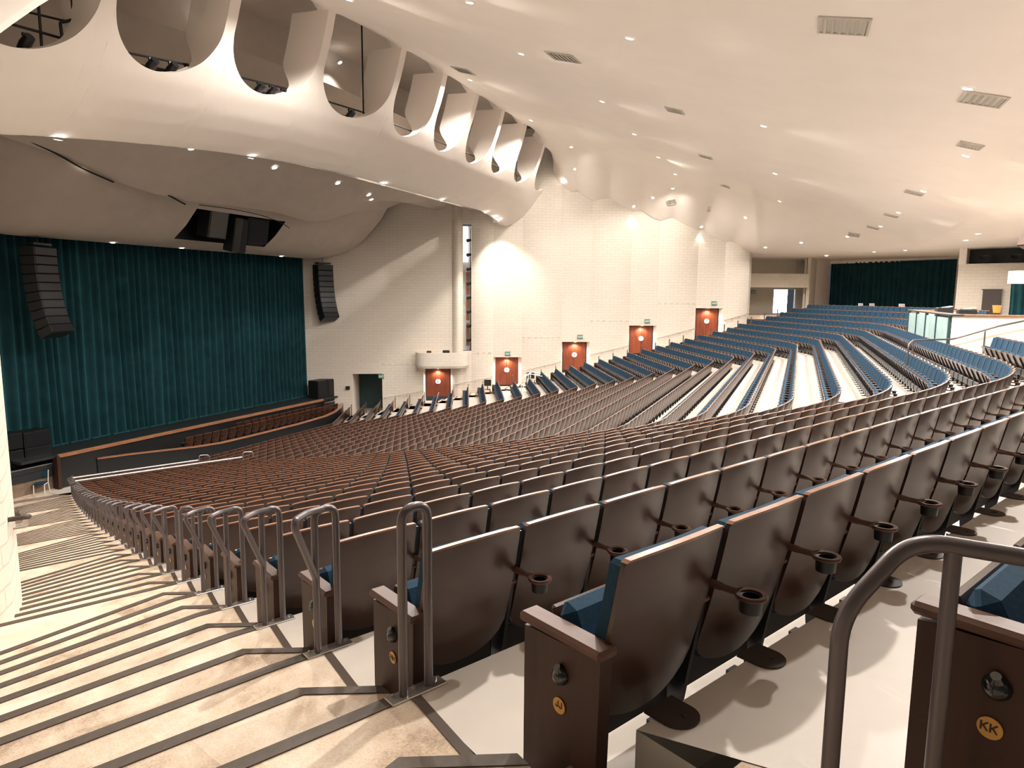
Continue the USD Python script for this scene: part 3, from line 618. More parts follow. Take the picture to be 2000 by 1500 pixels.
# orchestra pit barrier with wood cap, pit chairs in two rows
PB = np.array([(21.7, 31.2), (23.0, 30.6), (24.4, 29.75), (25.6, 29.0), (26.9, 28.55), (29.0, 28.45), (33.0, 28.45), (35.9, 28.7), (37.6, 29.2), (39.2, 30.0), (40.8, 31.0), (42.0, 31.9)])
w = thing('pit_barrier', 'curved black orchestra pit barrier wall with light wood cap in front of stage', 'barrier', (0, 0, FRONT))
H = 0.98
off = np.array([0, 0.09]); m = MB()
P = np.stack([np.column_stack([PB - off, np.zeros(len(PB))]), np.column_stack([PB - off, np.full(len(PB), H)]), np.column_stack([PB + off, np.full(len(PB), H)]), np.column_stack([PB + off, np.zeros(len(PB))])], 1)
obj('wall_body', MB().grid(P), 'black', w, smooth=30)
P = np.stack([np.column_stack([PB + off * a, np.full(len(PB), H + z)]) for a, z in ((-1.3, 0.0), (-1.3, 0.06), (1.3, 0.06), (1.3, 0.0), (-1.3, 0.0))], 1)
obj('cap', MB().grid(P), 'rail_wood', w, smooth=30)
t = thing('pit_rail', 'short pale rail closing the far end of the orchestra pit', 'rail', (41.1, 32.0, FRONT))
obj('top_rail', MB().box((0.4, 0, 1.42), (1.5, 0.09, 0.07), bev=0.02), 'white_paint', t)
for x in (-0.3, 1.1): obj('post', MB().box((x, 0, 0.7), (0.07, 0.07, 1.4)), 'black', t)
K_PIT = K_PLAIN
j = 0
for row, (y, xa, xb, n) in enumerate(((29.55, 25.6, 38.6, 22), (30.35, 29.8, 37.2, 12))):
    for k in range(n):
        x = xa + (xb - xa) * (k + 0.5) / n; j += 1
        copy(K_PLAIN, 'pit_chair', f'dark brown loose seat in the orchestra pit, {nth(k + 1)} from camera, {"barrier row" if row == 0 else "stage-side row"}', 'pit chair', (x, y + 0.10 * abs(x - 32) ** 1.3 * 0.12, FRONT + 0.52), 0.0, 'seats in the orchestra pit')
# guard rails of the two cross gangways at the front of the near block
for nm, r, ta, tb, lab in (('line', 27.5, None, 6.0, 'long pale guard rail behind the front gangway seats, nearer the camera'), ('line', 29.6, None, 6.2, 'long pale guard rail of the front gangway, nearer the stage')):
    q0, a0 = row_point(r, t_near(r) - 0.2); z = floor_z(r) + 0.0; t = thing('guard_rail', lab, 'guard rail', (q0[0], q0[1], z), a0); L = t_near(r) - 0.2 - tb
    obj('top_rail', MB().tube([(0, 0, 1.02), (L / 2, 0, 1.02), (L, 0, 1.02)], 0.042, 10), 'bright_steel', t)
    for k, x in enumerate(np.linspace(0.05, L - 0.05, 5)): obj('post', MB().tube([(x, 0, 0.0), (x, 0, 1.02)], 0.022, 8), 'steel', t)
    if nm: obj('end_loop', MB().tube(rounded([(L + 0.05, 0, 0.0), (L + 0.05, 0, 1.25), (L + 0.5, 0, 1.2), (L + 0.5, 0, 0.6)], 0.12, 6), 0.022, 8), 'bright_steel', t)
# ------------------------------------------------------------------ loudspeakers
def line_array(label, x, y, z, n, rot, lean, size=(1.25, 0.75, 0.40)):
    t = thing('line_array', label, 'loudspeaker array', (x, y, z), rot); p = np.array([0.0, 0.0, 0.0]); a = 0.0
    m = MB(); m.box((0, 0, 0.12), (1.0, 0.5, 0.10)); m.tube([(0, 0, 0.1), (0, 0, 1.2)], 0.02, 6); obj('fly_frame', m, 'black_metal', t)
    for k in range(n):
        R = rx(-a); c = p + R @ np.array([0, 0, -size[2] / 2]); m = MB().box(c, (size[0], size[1], size[2] * 0.96), R, bev=0.03); b = obj('cabinet', m, 'black', t)
        g = MB().box(c + R @ np.array([0, -size[1] / 2 - 0.005, 0]), (size[0] * 0.92, 0.02, size[2] * 0.84), R, bev=0.008); usdkit.mesh(stage, f'{b.GetPath()}/grille', g.mesh(), M['black_metal'])
        p = p + R @ np.array([0, 0, -size[2]]); a += lean * (0.4 + k / n * 1.6)
line_array('long black line array loudspeaker hanging at the camera end of the stage curtain', 19.9, 31.4, 2.0, 10, 0.25, 0.045)
line_array('long black curved line array loudspeaker hanging at far end of the stage curtain', 40.0, 31.8, 2.1, 10, -0.35, 0.05)
t = thing('speaker_stack', 'low black subwoofer stack on the stage apron at the camera side', 'loudspeaker', (19.0, 32.4, LIP - 0.40))
for k, (x, z) in enumerate(((-0.7, 0.6), (0.55, 0.6), (-0.7, 1.4), (0.55, 1.35))): b = obj('cabinet', MB().box((x, 0, z - 0.18), (1.2, 0.9, 0.8 if z < 1 else 0.72), bev=0.03), 'black', t); usdkit.mesh(stage, f'{b.GetPath()}/grille', MB().box((x, -0.46, z - 0.18), (1.1, 0.02, 0.66), bev=0.005).mesh(), M['black_metal'])
t = thing('speaker_stack', 'black subwoofer cabinet on the far end of the stage beside the wall', 'loudspeaker', (39.75, 31.9, LIP - 0.41))
for k, x in enumerate((-0.55, 0.55)): b = obj('cabinet', MB().box((x, 0, 0.85), (1.06, 0.9, 1.7), bev=0.03), 'black', t); usdkit.mesh(stage, f'{b.GetPath()}/grille', MB().box((x, -0.46, 0.85), (0.94, 0.02, 1.5), bev=0.005).mesh(), M['black_metal'])
t = thing('center_speaker_cluster', 'black loudspeaker cluster hanging in the rectangular ceiling well above stage', 'loudspeaker cluster', (29.1, 29.1, 2.62))
R = rx(0.22)
for k, (x, w_, z, h_, an) in enumerate(((-1.45, 1.5, 1.1, 1.5, 0.15), (-0.1, 0.55, 0.65, 1.9, 0.0), (0.35, 0.5, 0.62, 1.9, -0.1), (1.5, 1.4, 1.0, 1.45, -0.2))):
    b = obj('cabinet', MB().box((x, 0, z), (w_, 0.7, h_), rz(an) @ R, bev=0.03), 'black', t); usdkit.mesh(stage, f'{b.GetPath()}/grille', MB().box(np.array([x, 0, z]) + rz(an) @ R @ np.array([0, -0.36, 0]), (w_ * 0.88, 0.02, h_ * 0.9), rz(an) @ R, bev=0.006).mesh(), M['black_metal'])
m = MB()
for x in (-1.5, 1.5): m.tube([(x, 0.2, 1.6), (x, 0.2, 3.8)], 0.02, 6)
obj('hanging_rod', m, 'black_metal', t)
# black cables lying along the forestage soffits
for k, (pts, lab) in enumerate((([(15.9, 26.7, 5.95), (16.9, 26.85, 5.62), (18.1, 26.95, 5.34), (19.0, 26.9, 4.95), (20.4, 26.95, 4.62)], 'thin black cable draped along the dark forestage ceiling near the left edge'),
                                ([(18.2, 26.9, 5.42), (20.0, 26.85, 5.28), (21.2, 26.8, 5.02), (22.4, 26.9, 4.66), (24.0, 26.95, 4.15)], 'thick black curving cable on the forestage ceiling beside the speaker well'),
                                ([(24.9, 27.05, 4.25), (27.2, 27.1, 4.30), (29.2, 27.15, 4.22), (30.6, 27.2, 4.02), (31.4, 27.25, 3.75)], 'fine black cable arching above the loudspeaker well'))):
    o = obj('cable', MB().tube(rounded(pts, 0.6, 5), 0.035 if k != 2 else 0.02, 7), 'black'); tag(o, lab, 'cable')
# side chair at the foot of the near aisle
t = thing('side_chair', 'white metal side chair with blue seat at the foot of the aisle', 'chair', (19.1, 31.3, FRONT), 2.2)
obj('seat', MB().box((0, 0, 0.45), (0.46, 0.44, 0.06), bev=0.02), 'blue_fabric', t); obj('backrest', MB().box((0, -0.27, 0.80), (0.44, 0.04, 0.30), rx(0.2), bev=0.015), 'blue_fabric', t)
for sx in (-1, 1):
    obj('leg', MB().tube(rounded([(sx * 0.22, 0.22, 0.0), (sx * 0.22, 0.18, 0.42), (sx * 0.22, -0.2, 0.42)], 0.04), 0.022, 8), 'white_paint', t); obj('leg', MB().tube(rounded([(sx * 0.22, -0.30, 0.0), (sx * 0.22, -0.2, 0.42), (sx * 0.22, -0.31, 0.98)], 0.05), 0.022, 8), 'white_paint', t)
# ------------------------------------------------------------------ far wall: box balcony, lighting slot, exit signs, handrails
def on_wall(s, off=0.0, side=1): q = wall_pt(s, off, side); return q
WROT = math.atan2(WT[1], WT[0])
b = thing('box_balcony', 'small curved white balcony box above the lit double doors', 'balcony', (*on_wall(20.55), -5.28), WROT)
a = np.linspace(0, math.pi, 25); out = [(1.95 * math.copysign(abs(math.cos(x)) ** 0.55, math.cos(x)), 0.2 + 1.25 * math.sin(x) ** 0.6) for x in a]
shellp = np.array([(x, y) for x, y in out]); inner = shellp * np.array([0.93, 0.88])
P = np.stack([np.column_stack([shellp, np.full(len(shellp), 0.0)]), np.column_stack([shellp, np.full(len(shellp), 1.12)]), np.column_stack([inner, np.full(len(shellp), 1.12)]), np.column_stack([inner, np.full(len(shellp), 0.16)])], 1)
obj('parapet', MB().grid(P, flip=True), 'block_far', b, smooth=40); obj('floor_slab', MB().prism(Polygon(shellp), 0.16, (0, 0, 0)), 'plaster', b, smooth=False)
m = MB().box((-0.3, 0.6, 1.15), (0.5, 0.3, 0.22), bev=0.03); obj('lamp_housing', m, 'black', b)
obj('lamp_housing', MB().box((0.95, 0.7, 1.15), (0.35, 0.2, 0.16), bev=0.03), 'brown_band', b)
t = thing('light_slot', 'tall narrow recessed lighting slot in the far wall with stage lights', 'lighting slot', (*on_wall(18.67, 0.0), -4.1), WROT)
obj('slot_side', MB().box((0.36, -0.55, 4.6), (0.05, 1.1, 9.25)), 'white_paint', t, smooth=False); obj('slot_side', MB().box((-0.36, -0.55, 4.6), (0.05, 1.1, 9.25)), 'plaster', t, smooth=False)
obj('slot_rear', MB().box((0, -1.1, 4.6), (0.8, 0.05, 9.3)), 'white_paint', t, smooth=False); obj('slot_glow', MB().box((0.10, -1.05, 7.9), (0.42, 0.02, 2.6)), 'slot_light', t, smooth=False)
obj('pipe', MB().tube([(-0.26, -0.25, 0.0), (-0.26, -0.25, 9.0)], 0.03, 8), 'black_metal', t)
for k in range(8):
    z = 0.8 + k * 1.05; m = MB(); m.tube([(-0.22, -0.22, z), (-0.02, -0.08, z - 0.05)], [0.10, 0.13], 10); m.box((-0.26, -0.25, z), (0.10, 0.10, 0.16)); obj('spotlight', m, 'black', t)
for k in range(3): obj('strip_panel', MB().box((-0.08, -0.9, 1.2 + 1.9 * k), (0.24, 0.03, 1.7)), 'rail_wood' if k < 3 else 'plaster', t, smooth=False)
def exit_sign(label, p, rot, w=0.42, h=0.30):
    t = thing('exit_sign', label, 'exit sign', p, rot); obj('housing', MB().box((0, 0, 0), (w, 0.06, h), bev=0.008), 'sign_green', t)
    x = meshkit.text_mesh('EXIT', h * 0.42, 0.004, True); v = np.array(x.vertices); v[:, :2] -= v[:, :2].mean(0); obj('lettering', MB().add(v @ rx(math.pi / 2).T * np.array([1, 1, 1]) + np.array([0, -0.031, 0]), x.faces), 'sign_white', t, smooth=False)
EX = [('beside the dark passage nearest the stage', 25.05, -6.0), ('above the second double door from the stage', 15.62, -4.33), ('above the middle far double door', 10.1, -3.05), ('above the fourth far double door from stage', 4.9, -1.85), ('above the far double door nearest the rear', -0.35, -0.45)]
for k, (lab, s, z) in enumerate(EX): exit_sign(f'small green exit sign {lab}', (*on_wall(s, -0.05 if k in (0, 1) else -0.06), z), WROT + math.pi)
exit_sign('small green exit sign left of the bright lobby doorway', (64.9, 4.0, 0.52), -1.2)
o = obj('fire_alarm', MB().box((*on_wall(22.25, -0.05), -5.25), (0.22, 0.1, 0.22), rz(WROT), bev=0.02), 'red'); tag(o, 'small red fire alarm on the wall left of the balcony box', 'fire alarm')
o = obj('wall_speaker', MB().box((*on_wall(27.5, -0.06), -6.85), (0.3, 0.12, 0.26), rz(WROT), bev=0.02), 'black'); tag(o, 'small black wall box beside the dark passage near the stage', 'wall box')
def wall_rail(s0, s1, side, label, off=-0.42):
    n = 8; ss = np.linspace(s0, s1, n); P = []
    def zz(s): k = 4.5 + 5 * s / PITCH_S; return floor_z(k) + 0.95
    for s in ss: q = wall_pt(s, off, side); P.append((q[0], q[1], zz(s)))
    qa, qb = wall_pt(s0, off + 0.36, side), wall_pt(s1, off + 0.36, side)
    P = [(qa[0], qa[1], P[0][2])] + P + [(qb[0], qb[1], P[-1][2])]; base = np.array(P[1])
    t = thing('wall_handrail', label, 'handrail', base); Q = np.array(P) - base
    obj('rail', MB().tube(rounded(Q, 0.06, 4), 0.026, 8), 'brown_band' if side < 0 else 'bright_steel', t)
    for s in ss[1:-1:2]:
        a, b_ = wall_pt(s, off, side), wall_pt(s, 0.02, side); z = zz(s) - 0.03
        obj('bracket', MB().tube(rounded([tuple(np.array([a[0], a[1], z]) - base), tuple(np.array([a[0], a[1], z - 0.08]) - base), tuple(np.array([b_[0], b_[1], z - 0.08]) - base)], 0.04, 4), 0.014, 6), 'bright_steel', t)
for g, w_ in enumerate(('fourth and fifth', 'third and fourth', 'second and third', 'first and second')): wall_rail(g * PITCH_S + 1.2, (g + 1) * PITCH_S - 1.15, 1, f'slim wall handrail between the {w_} far double doors from the stage')
wall_rail(21.95, 24.8, 1, 'slim wall handrail between the balcony doors and the dark passage'); wall_rail(-3.0, -1.2, 1, 'slim wall handrail rising to the rear corner beyond the last far doors')
wall_rail(0.95, 3.9, -1, 'wooden wall handrail on the near block wall, closest to the camera', -0.20); wall_rail(6.5, 9.3, -1, 'wooden wall handrail on the near block wall, further down the aisle', -0.20)
for lab, x, y, z in (('black monitor screen on a stand beside the second far doors, nearer stage', 44.7, 20.9, -6.36), ('black monitor screen on a stand beside the second far doors, nearer rear', 46.0, 18.0, -5.80)):
    zf = floor_z(20 if y > 20 else 18); t = thing('monitor', lab, 'monitor', (x, y, zf), WROT + math.pi); h = z - zf
    obj('screen', MB().box((0, 0, h), (0.52, 0.08, 0.46), bev=0.01), 'black', t); obj('stand', MB().tube([(0, 0.03, 0), (0, 0.03, h)], 0.03, 8), 'black', t); obj('foot', MB().lathe([(0, 0.02), (0.2, 0.02), (0.2, 0.0)], 16), 'black', t)
for k, (x, y, lab) in enumerate(((44.35, 17.9, 'pale bent ramp handrail by the second far doors, nearer the wall'), (43.2, 17.6, 'pale bent ramp handrail by the second far doors, nearer the seats'))):
    t = thing('ramp_rail', lab, 'handrail', (x, y, floor_z(19)), -0.3)
    obj('rail', MB().tube(rounded([(0, 0, 0), (0, 0, 0.95), (1.3, 0.3, 1.15), (2.2, -0.4, 0.9), (2.2, -0.4, 0.0)], 0.15, 6), 0.035, 8), 'white_paint', t); obj('post', MB().tube([(1.1, 0.25, 0), (1.1, 0.25, 1.1)], 0.03, 8), 'white_paint', t)
# ------------------------------------------------------------------ rear: booth, curtains, doorway, chairs
t = thing('control_booth', 'pale control desk booth with wood top behind the middle rows', 'control booth', (28.9, -4.3, floor_z(1) - 0.05))
bx, by, bz = 4.45, 2.3, 1.53
for k in (-1, 1): obj('side_wall', MB().box((k * bx, -by / 2 - 0.0, bz / 2), (0.12, by, bz)), 'plaster', t, smooth=False)
for k in range(4): obj('front_panel', MB().box((-bx + 0.15 + (k + 0.5) * (2 * bx - 0.3) / 4, 0.02, bz / 2 - 0.02), ((2 * bx - 0.3) / 4 - 0.06, 0.05, bz - 0.1), bev=0.01), 'teal_panel', t, smooth=False)
for k in range(5): obj('mullion', MB().box((-bx + 0.15 + k * (2 * bx - 0.3) / 4, 0.03, bz / 2), (0.07, 0.10, bz)), 'teal_dark', t, smooth=False)
m = MB(); m.box((0, -0.10, bz + 0.03), (2 * bx + 0.3, 0.36, 0.06), bev=0.015); obj('desk_top', m, 'brown_band', t)
for k in (-1, 1): obj('desk_cap', MB().box((k * bx, -by / 2 - 0.2, bz + 0.03), (0.30, by - 0.1, 0.06), bev=0.015), 'rail_wood', t)
obj('floor_deck', MB().box((0, -by / 2, 0.2), (2 * bx, by, 0.1)), 'concrete', t, smooth=False)
for k, (x, w_, lab) in enumerate(((-2.6, 0.5, 'black mixing console on the near end of the control booth desk'), (1.2, 0.7, 'black equipment case on the far part of the control booth desk'))):
    q = thing('console', lab, 'console', (28.9 + x, -5.0, floor_z(1) - 0.05 + bz + 0.06 - 0.45), 0.0); obj('case', MB().box((0, 0, 0.28), (w_, 0.5, 0.62), bev=0.03), 'black', q); obj('panel', MB().box((0, -0.05, 0.60), (w_ * 0.9, 0.35, 0.03), rx(-0.2)), 'vent_grey', q); obj('stand', MB().box((0, 0, -0.38), (w_ * 0.8, 0.4, 0.70)), 'black', q)
t = thing('desk_lamp', 'small tan boxed lamp shade standing on the control booth', 'lamp', (25.3, -5.6, floor_z(1) - 0.05 + 0.25))
obj('shade', MB().lathe([(0.09, 1.38), (0.13, 1.62)], 16), 'badge', t); obj('stem', MB().tube([(0, 0, 0), (0, 0, 1.5)], 0.02, 6), 'black', t)
t = thing('stair_rail', 'grey steel stair handrail bending along the side of the control booth', 'handrail', (23.6, -3.2, floor_z(2)))
obj('rail', MB().tube(rounded([(-0.6, 0.2, 0.0), (-0.6, 0.2, 0.95), (0.0, 0.0, 1.05), (0.55, -1.1, 1.08), (0.5, -2.2, 1.5), (0.5, -3.1, 1.75)], 0.12, 6), 0.026, 10), 'steel', t)
for p in ((0.0, 0.0, 1.04), (0.5, -1.9, 1.35)): obj('post', MB().tube([(p[0], p[1], 0.0), p], 0.02, 8), 'steel', t)
c = thing('rear_curtain', 'teal pleated curtain across the rear corner opening of the hall', 'curtain'); obj('drape', drape((69.3, -2.35), (64.9, -11.45), -1.38, 3.2, 0.12, 0.42, 11, 0.2), 'velvet', c, smooth=60)
c = thing('side_curtain', 'dark teal curtain under the rear balcony ledge at the picture edge', 'curtain'); obj('drape', drape((49.3, -11.5), (47.5, -14.5), -1.38, 1.05, 0.08, 0.3, 12, 0.2), 'velvet', c, smooth=60)
t = thing('ledge_balcony', 'rounded pale balcony ledge on the rear wall above the dark curtain', 'balcony', (47.5, -12.9, 0.9), -1.15)
a = np.linspace(math.pi / 2, 3 * math.pi / 2, 13); pl = [(2.2, 0.9)] + [(-1.6 + 0.9 * math.cos(x) * 0.6, 0.9 * math.sin(x)) for x in a] + [(2.2, -0.9)]
obj('ledge', MB().prism(pl, 0.72), 'plaster', t, smooth=40)
m = MB(); dr = thing('door_10', kind='structure', loc=(53.42, -11.5, -1.39), rot=math.atan2(-3.35, -1.45)); obj('leaf', MB().box((0, -0.16, 1.0), (1.0, 0.05, 2.0)), 'brown_band', dr); obj('frame', MB().box((0, -0.14, 2.03), (1.15, 0.07, 0.06)), 'brown_band', dr)
w = tag(UsdGeom.Xform.Define(stage, '/World/window_1'), kind='structure'); UsdGeom.Xform(w).AddTranslateOp().Set(Gf.Vec3d(0, 0, EYE))
pa, pb = np.array([54.28, -10.05]), np.array([52.4, -14.9])
d = (pb - pa) / np.linalg.norm(pb - pa); L = np.linalg.norm(pb - pa); ang = math.atan2(d[1], d[0]); nb = np.array([d[1], -d[0]]) * -1
mid = (pa + pb) / 2
obj('booth_interior', MB().box((mid[0] + 1.2, mid[1] - 0.4, 2.9), (L, 0.1, 1.4), rz(ang)), 'black', w, smooth=False)
obj('sill', MB().box((mid[0], mid[1], 2.32), (L, 0.3, 0.06), rz(ang)), 'plaster', w, smooth=False)
obj('head', MB().box((mid[0], mid[1], 3.46), (L, 0.3, 0.08), rz(ang)), 'plaster', w, smooth=False)
for k in range(2):
    t = thing('follow_spot', f'dark follow spot lamp in the rear projection window, {"left" if k == 0 else "right"} one', 'spotlight', (53.95 - 0.75 * k, -11.0 - 1.6 * k, 2.35), 0.3)
    obj('barrel', MB().tube([(0.45, 0, 0.45), (-0.1, 0, 0.38), (-0.5, 0, 0.3)], [0.15, 0.19, 0.21], 14), 'black_metal', t); obj('yoke', MB().tube([(0, 0, 0), (0, 0, 0.4)], 0.03, 8), 'black', t)
t = thing('hanging_speaker', 'dark teal fronted loudspeaker box hanging at the right picture edge', 'loudspeaker', (24.75, -6.35, 2.35), 0.5)
obj('cabinet', MB().box((0, 0, -0.45), (0.5, 0.75, 0.95), rx(0.35), bev=0.03), 'end_wood', t); obj('grille', MB().box((-0.27, 0, -0.45), (0.02, 0.62, 0.85), rx(0.35)), 'teal_dark', t); obj('bracket', MB().tube([(0, 0, 0), (0, 0, 1.2)], 0.025, 8), 'black', t)
# lobby doorway in the rear corner alcove
dr = thing('door_11', kind='structure', loc=(66.37, 1.5, -1.39), rot=math.atan2(-1.84, 0.70))
obj('frame', MB().box((-1.0, -0.05, 1.1), (0.10, 0.25, 2.2)).box((1.0, -0.05, 1.1), (0.10, 0.25, 2.2)).box((0, -0.05, 2.2), (2.1, 0.25, 0.10)), 'white_paint', dr, smooth=False)
obj('lobby_window', MB().box((0.25, 2.4, 1.3), (1.9, 0.05, 2.6)), 'lobby_light', dr, smooth=False); obj('lobby_wall', MB().box((-1.5, 2.3, 1.3), (1.6, 0.1, 2.6)), 'white_paint', dr, smooth=False); obj('lobby_door', MB().box((-0.62, 1.2, 1.35), (0.12, 0.4, 0.8)), 'teal_dark', dr, smooth=False); obj('lobby_floor', MB().box((0, 1.2, -0.02), (4, 2.6, 0.04)), 'concrete', dr, smooth=False)
for k, (x, y, a) in enumerate(((58.6, -4.4, 2.3), (59.1, -5.2, 2.2), (57.6, -7.0, 2.0))):
    t = thing('folding_chair', f'pale grey folding chair behind the last row, {("nearest the lobby door", "between the other two", "nearest the control booth")[k]}', 'chair', (x, y, -1.39), a)
    obj('seat', MB().box((0, 0, 0.46), (0.46, 0.42, 0.05), bev=0.02), 'grey_cushion', t); obj('backrest', MB().box((0, -0.25, 0.82), (0.48, 0.05, 0.42), rx(0.15), bev=0.03), 'grey_cushion', t)
    for sx in (-1, 1): obj('leg', MB().tube([(sx * 0.2, 0.22, 0), (sx * 0.2, -0.2, 0.5), (sx * 0.2, -0.28, 1.0)], 0.014, 6), 'bright_steel', t); obj('leg', MB().tube([(sx * 0.2, -0.24, 0), (sx * 0.2, 0.18, 0.45)], 0.014, 6), 'bright_steel', t)
# ------------------------------------------------------------------ lighting slot above the fascia: rails, pipes and stage lights
def pipe(lab, pts, r=0.035): o = obj('lighting_pipe', MB().tube(pts, r, 8), 'black'); tag(o, lab, 'pipe')
pipe('long black horizontal lighting pipe low behind the U openings', [(9, 18.2, 6.35), (13, 18.2, 6.62), (17, 18.2, 7.2), (21, 18.2, 7.62), (26, 18.2, 7.95), (35, 18.2, 8.12), (44, 18.2, 8.12)])
pipe('black horizontal pipe across the upper part of the leftmost opening', [(9.5, 18.4, 6.7), (13.9, 18.4, 7.28)], 0.03)
for k, (x, z0, z1, lab) in enumerate(((12.1, 5.7, 9.6, 'black upright pipe in the leftmost U opening, camera side'), (13.0, 5.9, 9.9, 'black upright pipe in the leftmost U opening, far side'), (13.65, 6.0, 9.9, 'thin black upright pipe against the first fin'), (26.1, 7.7, 12.0, 'tall black upright pipe in the fourth U opening'), (33.0, 10.0, 11.9, 'short black hanging pipe behind the sixth U opening'), (43.7, 7.8, 10.6, 'black upright pipe in the ninth U opening'))): pipe(lab, [(x, 18.3, z0), (x, 18.3, z1)])
t = thing('catwalk_beam', 'black catwalk beam with small work lamps behind the U openings', 'catwalk', (0, 0, 0))
P = np.array([(x, 18.9, 7.15 + max(sag(x), -3) + 0.62) for x in np.linspace(14.2, 27.5, 12)]); obj('beam', MB().tube(P, 0.11, 6), 'black', t)
for k, x in enumerate(np.linspace(15.0, 22.4, 12)): obj('work_lamp', MB().lathe([(0, 0.0), (0.05, 0.0), (0.04, 0.05)], 8, (x, 18.78, 7.78 + sag(x))), 'white_paint', t)
def stage_light(k, x, y, z, aim=-0.6):
    lab = ['leftmost opening', 'second opening from the left', 'third opening from the left', 'fourth opening', 'fifth opening', 'sixth opening', 'eighth opening', 'ninth opening'][k[0]]
    t = thing('stage_light', f'black theatrical spotlight clamped low in the {lab}{k[1]}', 'stage light', (x, y, z)); R = rx(aim)
    obj('body', MB().tube([R @ np.array([0, 0.25, 0]), R @ np.array([0, -0.05, 0]), R @ np.array([0, -0.3, 0])], [0.10, 0.14, 0.12], 12), 'black', t); obj('clamp', MB().tube([(0, 0, 0), (0, 0.02, 0.26)], 0.02, 6).box((0, 0, 0.26), (0.06, 0.06, 0.08)), 'black', t)
for k, x in (((0, ' at far left'), 10.7), ((0, ' beside the pole'), 11.6), ((1, ', first'), 15.2), ((1, ', second'), 15.9), ((1, ', third'), 16.5), ((2, ', first'), 19.6), ((2, ', second'), 20.2), ((2, ', third'), 20.8), ((3, ''), 24.9), ((6, ''), 37.0), ((7, ''), 40.4)): stage_light(k, x, 18.2, 7.66 + sag(x) * 1.0)
t = thing('boom_arm', 'black articulated light boom crossing the leftmost U opening', 'lighting boom', (12.7, 18.25, 7.0)); obj('arm', MB().tube(rounded([(0.35, 0, 0.25), (0.1, 0, 0.1), (-0.1, 0, 0.0), (-0.05, 0, -0.9)], 0.05, 4), 0.04, 8), 'black', t)
t = thing('rack_case', 'black equipment rack at the far left of the leftmost opening', 'equipment rack', (10.6, 18.6, 5.9)); obj('case', MB().box((0, 0, 0.55), (0.8, 0.5, 1.2), bev=0.03), 'black', t); obj('edge_trim', MB().box((0.42, -0.1, 0.55), (0.04, 0.3, 1.1)), 'end_wood', t)
# air vents in the main ceiling
VENTS = [(15.25, -0.45, 0.95, 'large grey louvred vent in the ceiling above the near rows'), (18.92, -3.53, 0.9, 'grey ceiling vent beside the right-hand bright downlight'), (23.39, -4.16, 0.62, 'square grey ceiling vent just above the second rear downlight'), (33.07, -4.05, 0.7, 'grey vent beside the third rear downlight'), (41.32, -4.08, 0.7, 'grey vent beside the fourth rear downlight'), (48.47, -3.85, 0.7, 'grey vent beside the fifth rear downlight'), (51.36, -2.99, 0.7, 'grey vent beside the downlight nearest rear curtain'),
         (22.06, 7.63, 1.0, 'flat pale vent between the two nearest mid-ceiling downlights'), (27.52, 4.92, 0.7, 'square vent in middle ceiling, nearest camera'), (36.82, 4.94, 0.7, 'square vent in middle ceiling, second from camera'), (47.55, 5.08, 0.7, 'square vent in middle ceiling, furthest along'), (52.0, 6.57, 0.6, 'small dark vent near the scalloped far ceiling edge, nearer rear'), (50.9, 9.1, 0.6, 'small dark vent near the scalloped far ceiling edge, nearer stage'), (29.19, 14.93, 0.9, 'flat vent beside a slot-edge downlight, above the fifth fin')]
for x, y, w_, lab in VENTS:
    n = ceil_n(x, y); t = UsdGeom.Xform.Define(stage, numbered('/World/ceiling_vent')); a = np.cross([0, 1, 0], -n); a /= np.linalg.norm(a); b_ = np.cross(-n, a); z = ceil_z(x, y)
    t.AddTransformOp().Set(Gf.Matrix4d(*a, 0, *b_, 0, *(-n), 0, x + n[0] * 0.02, y + n[1] * 0.02, z + n[2] * 0.02 + EYE, 1)); t = tag(t, lab, 'air vent', 'ceiling air vents')
    obj('frame', MB().box((0, w_ * 0.47, 0), (w_, 0.05, 0.03)).box((0, -w_ * 0.47, 0), (w_, 0.05, 0.03)).box((w_ * 0.47, 0, 0), (0.05, w_ * 0.9, 0.03)).box((-w_ * 0.47, 0, 0), (0.05, w_ * 0.9, 0.03)), 'vent_grey', t, smooth=False)
    for k in range(6): obj('louvre', MB().box((0, (k - 2.5) * w_ * 0.15, 0.0), (w_ * 0.9, w_ * 0.10, 0.012), rx(0.5)), 'vent_grey', t, smooth=False)
    obj('backing', MB().box((0, 0, 0.014), (w_ * 0.9, w_ * 0.9, 0.005)), 'vent_grey', t, smooth=False)

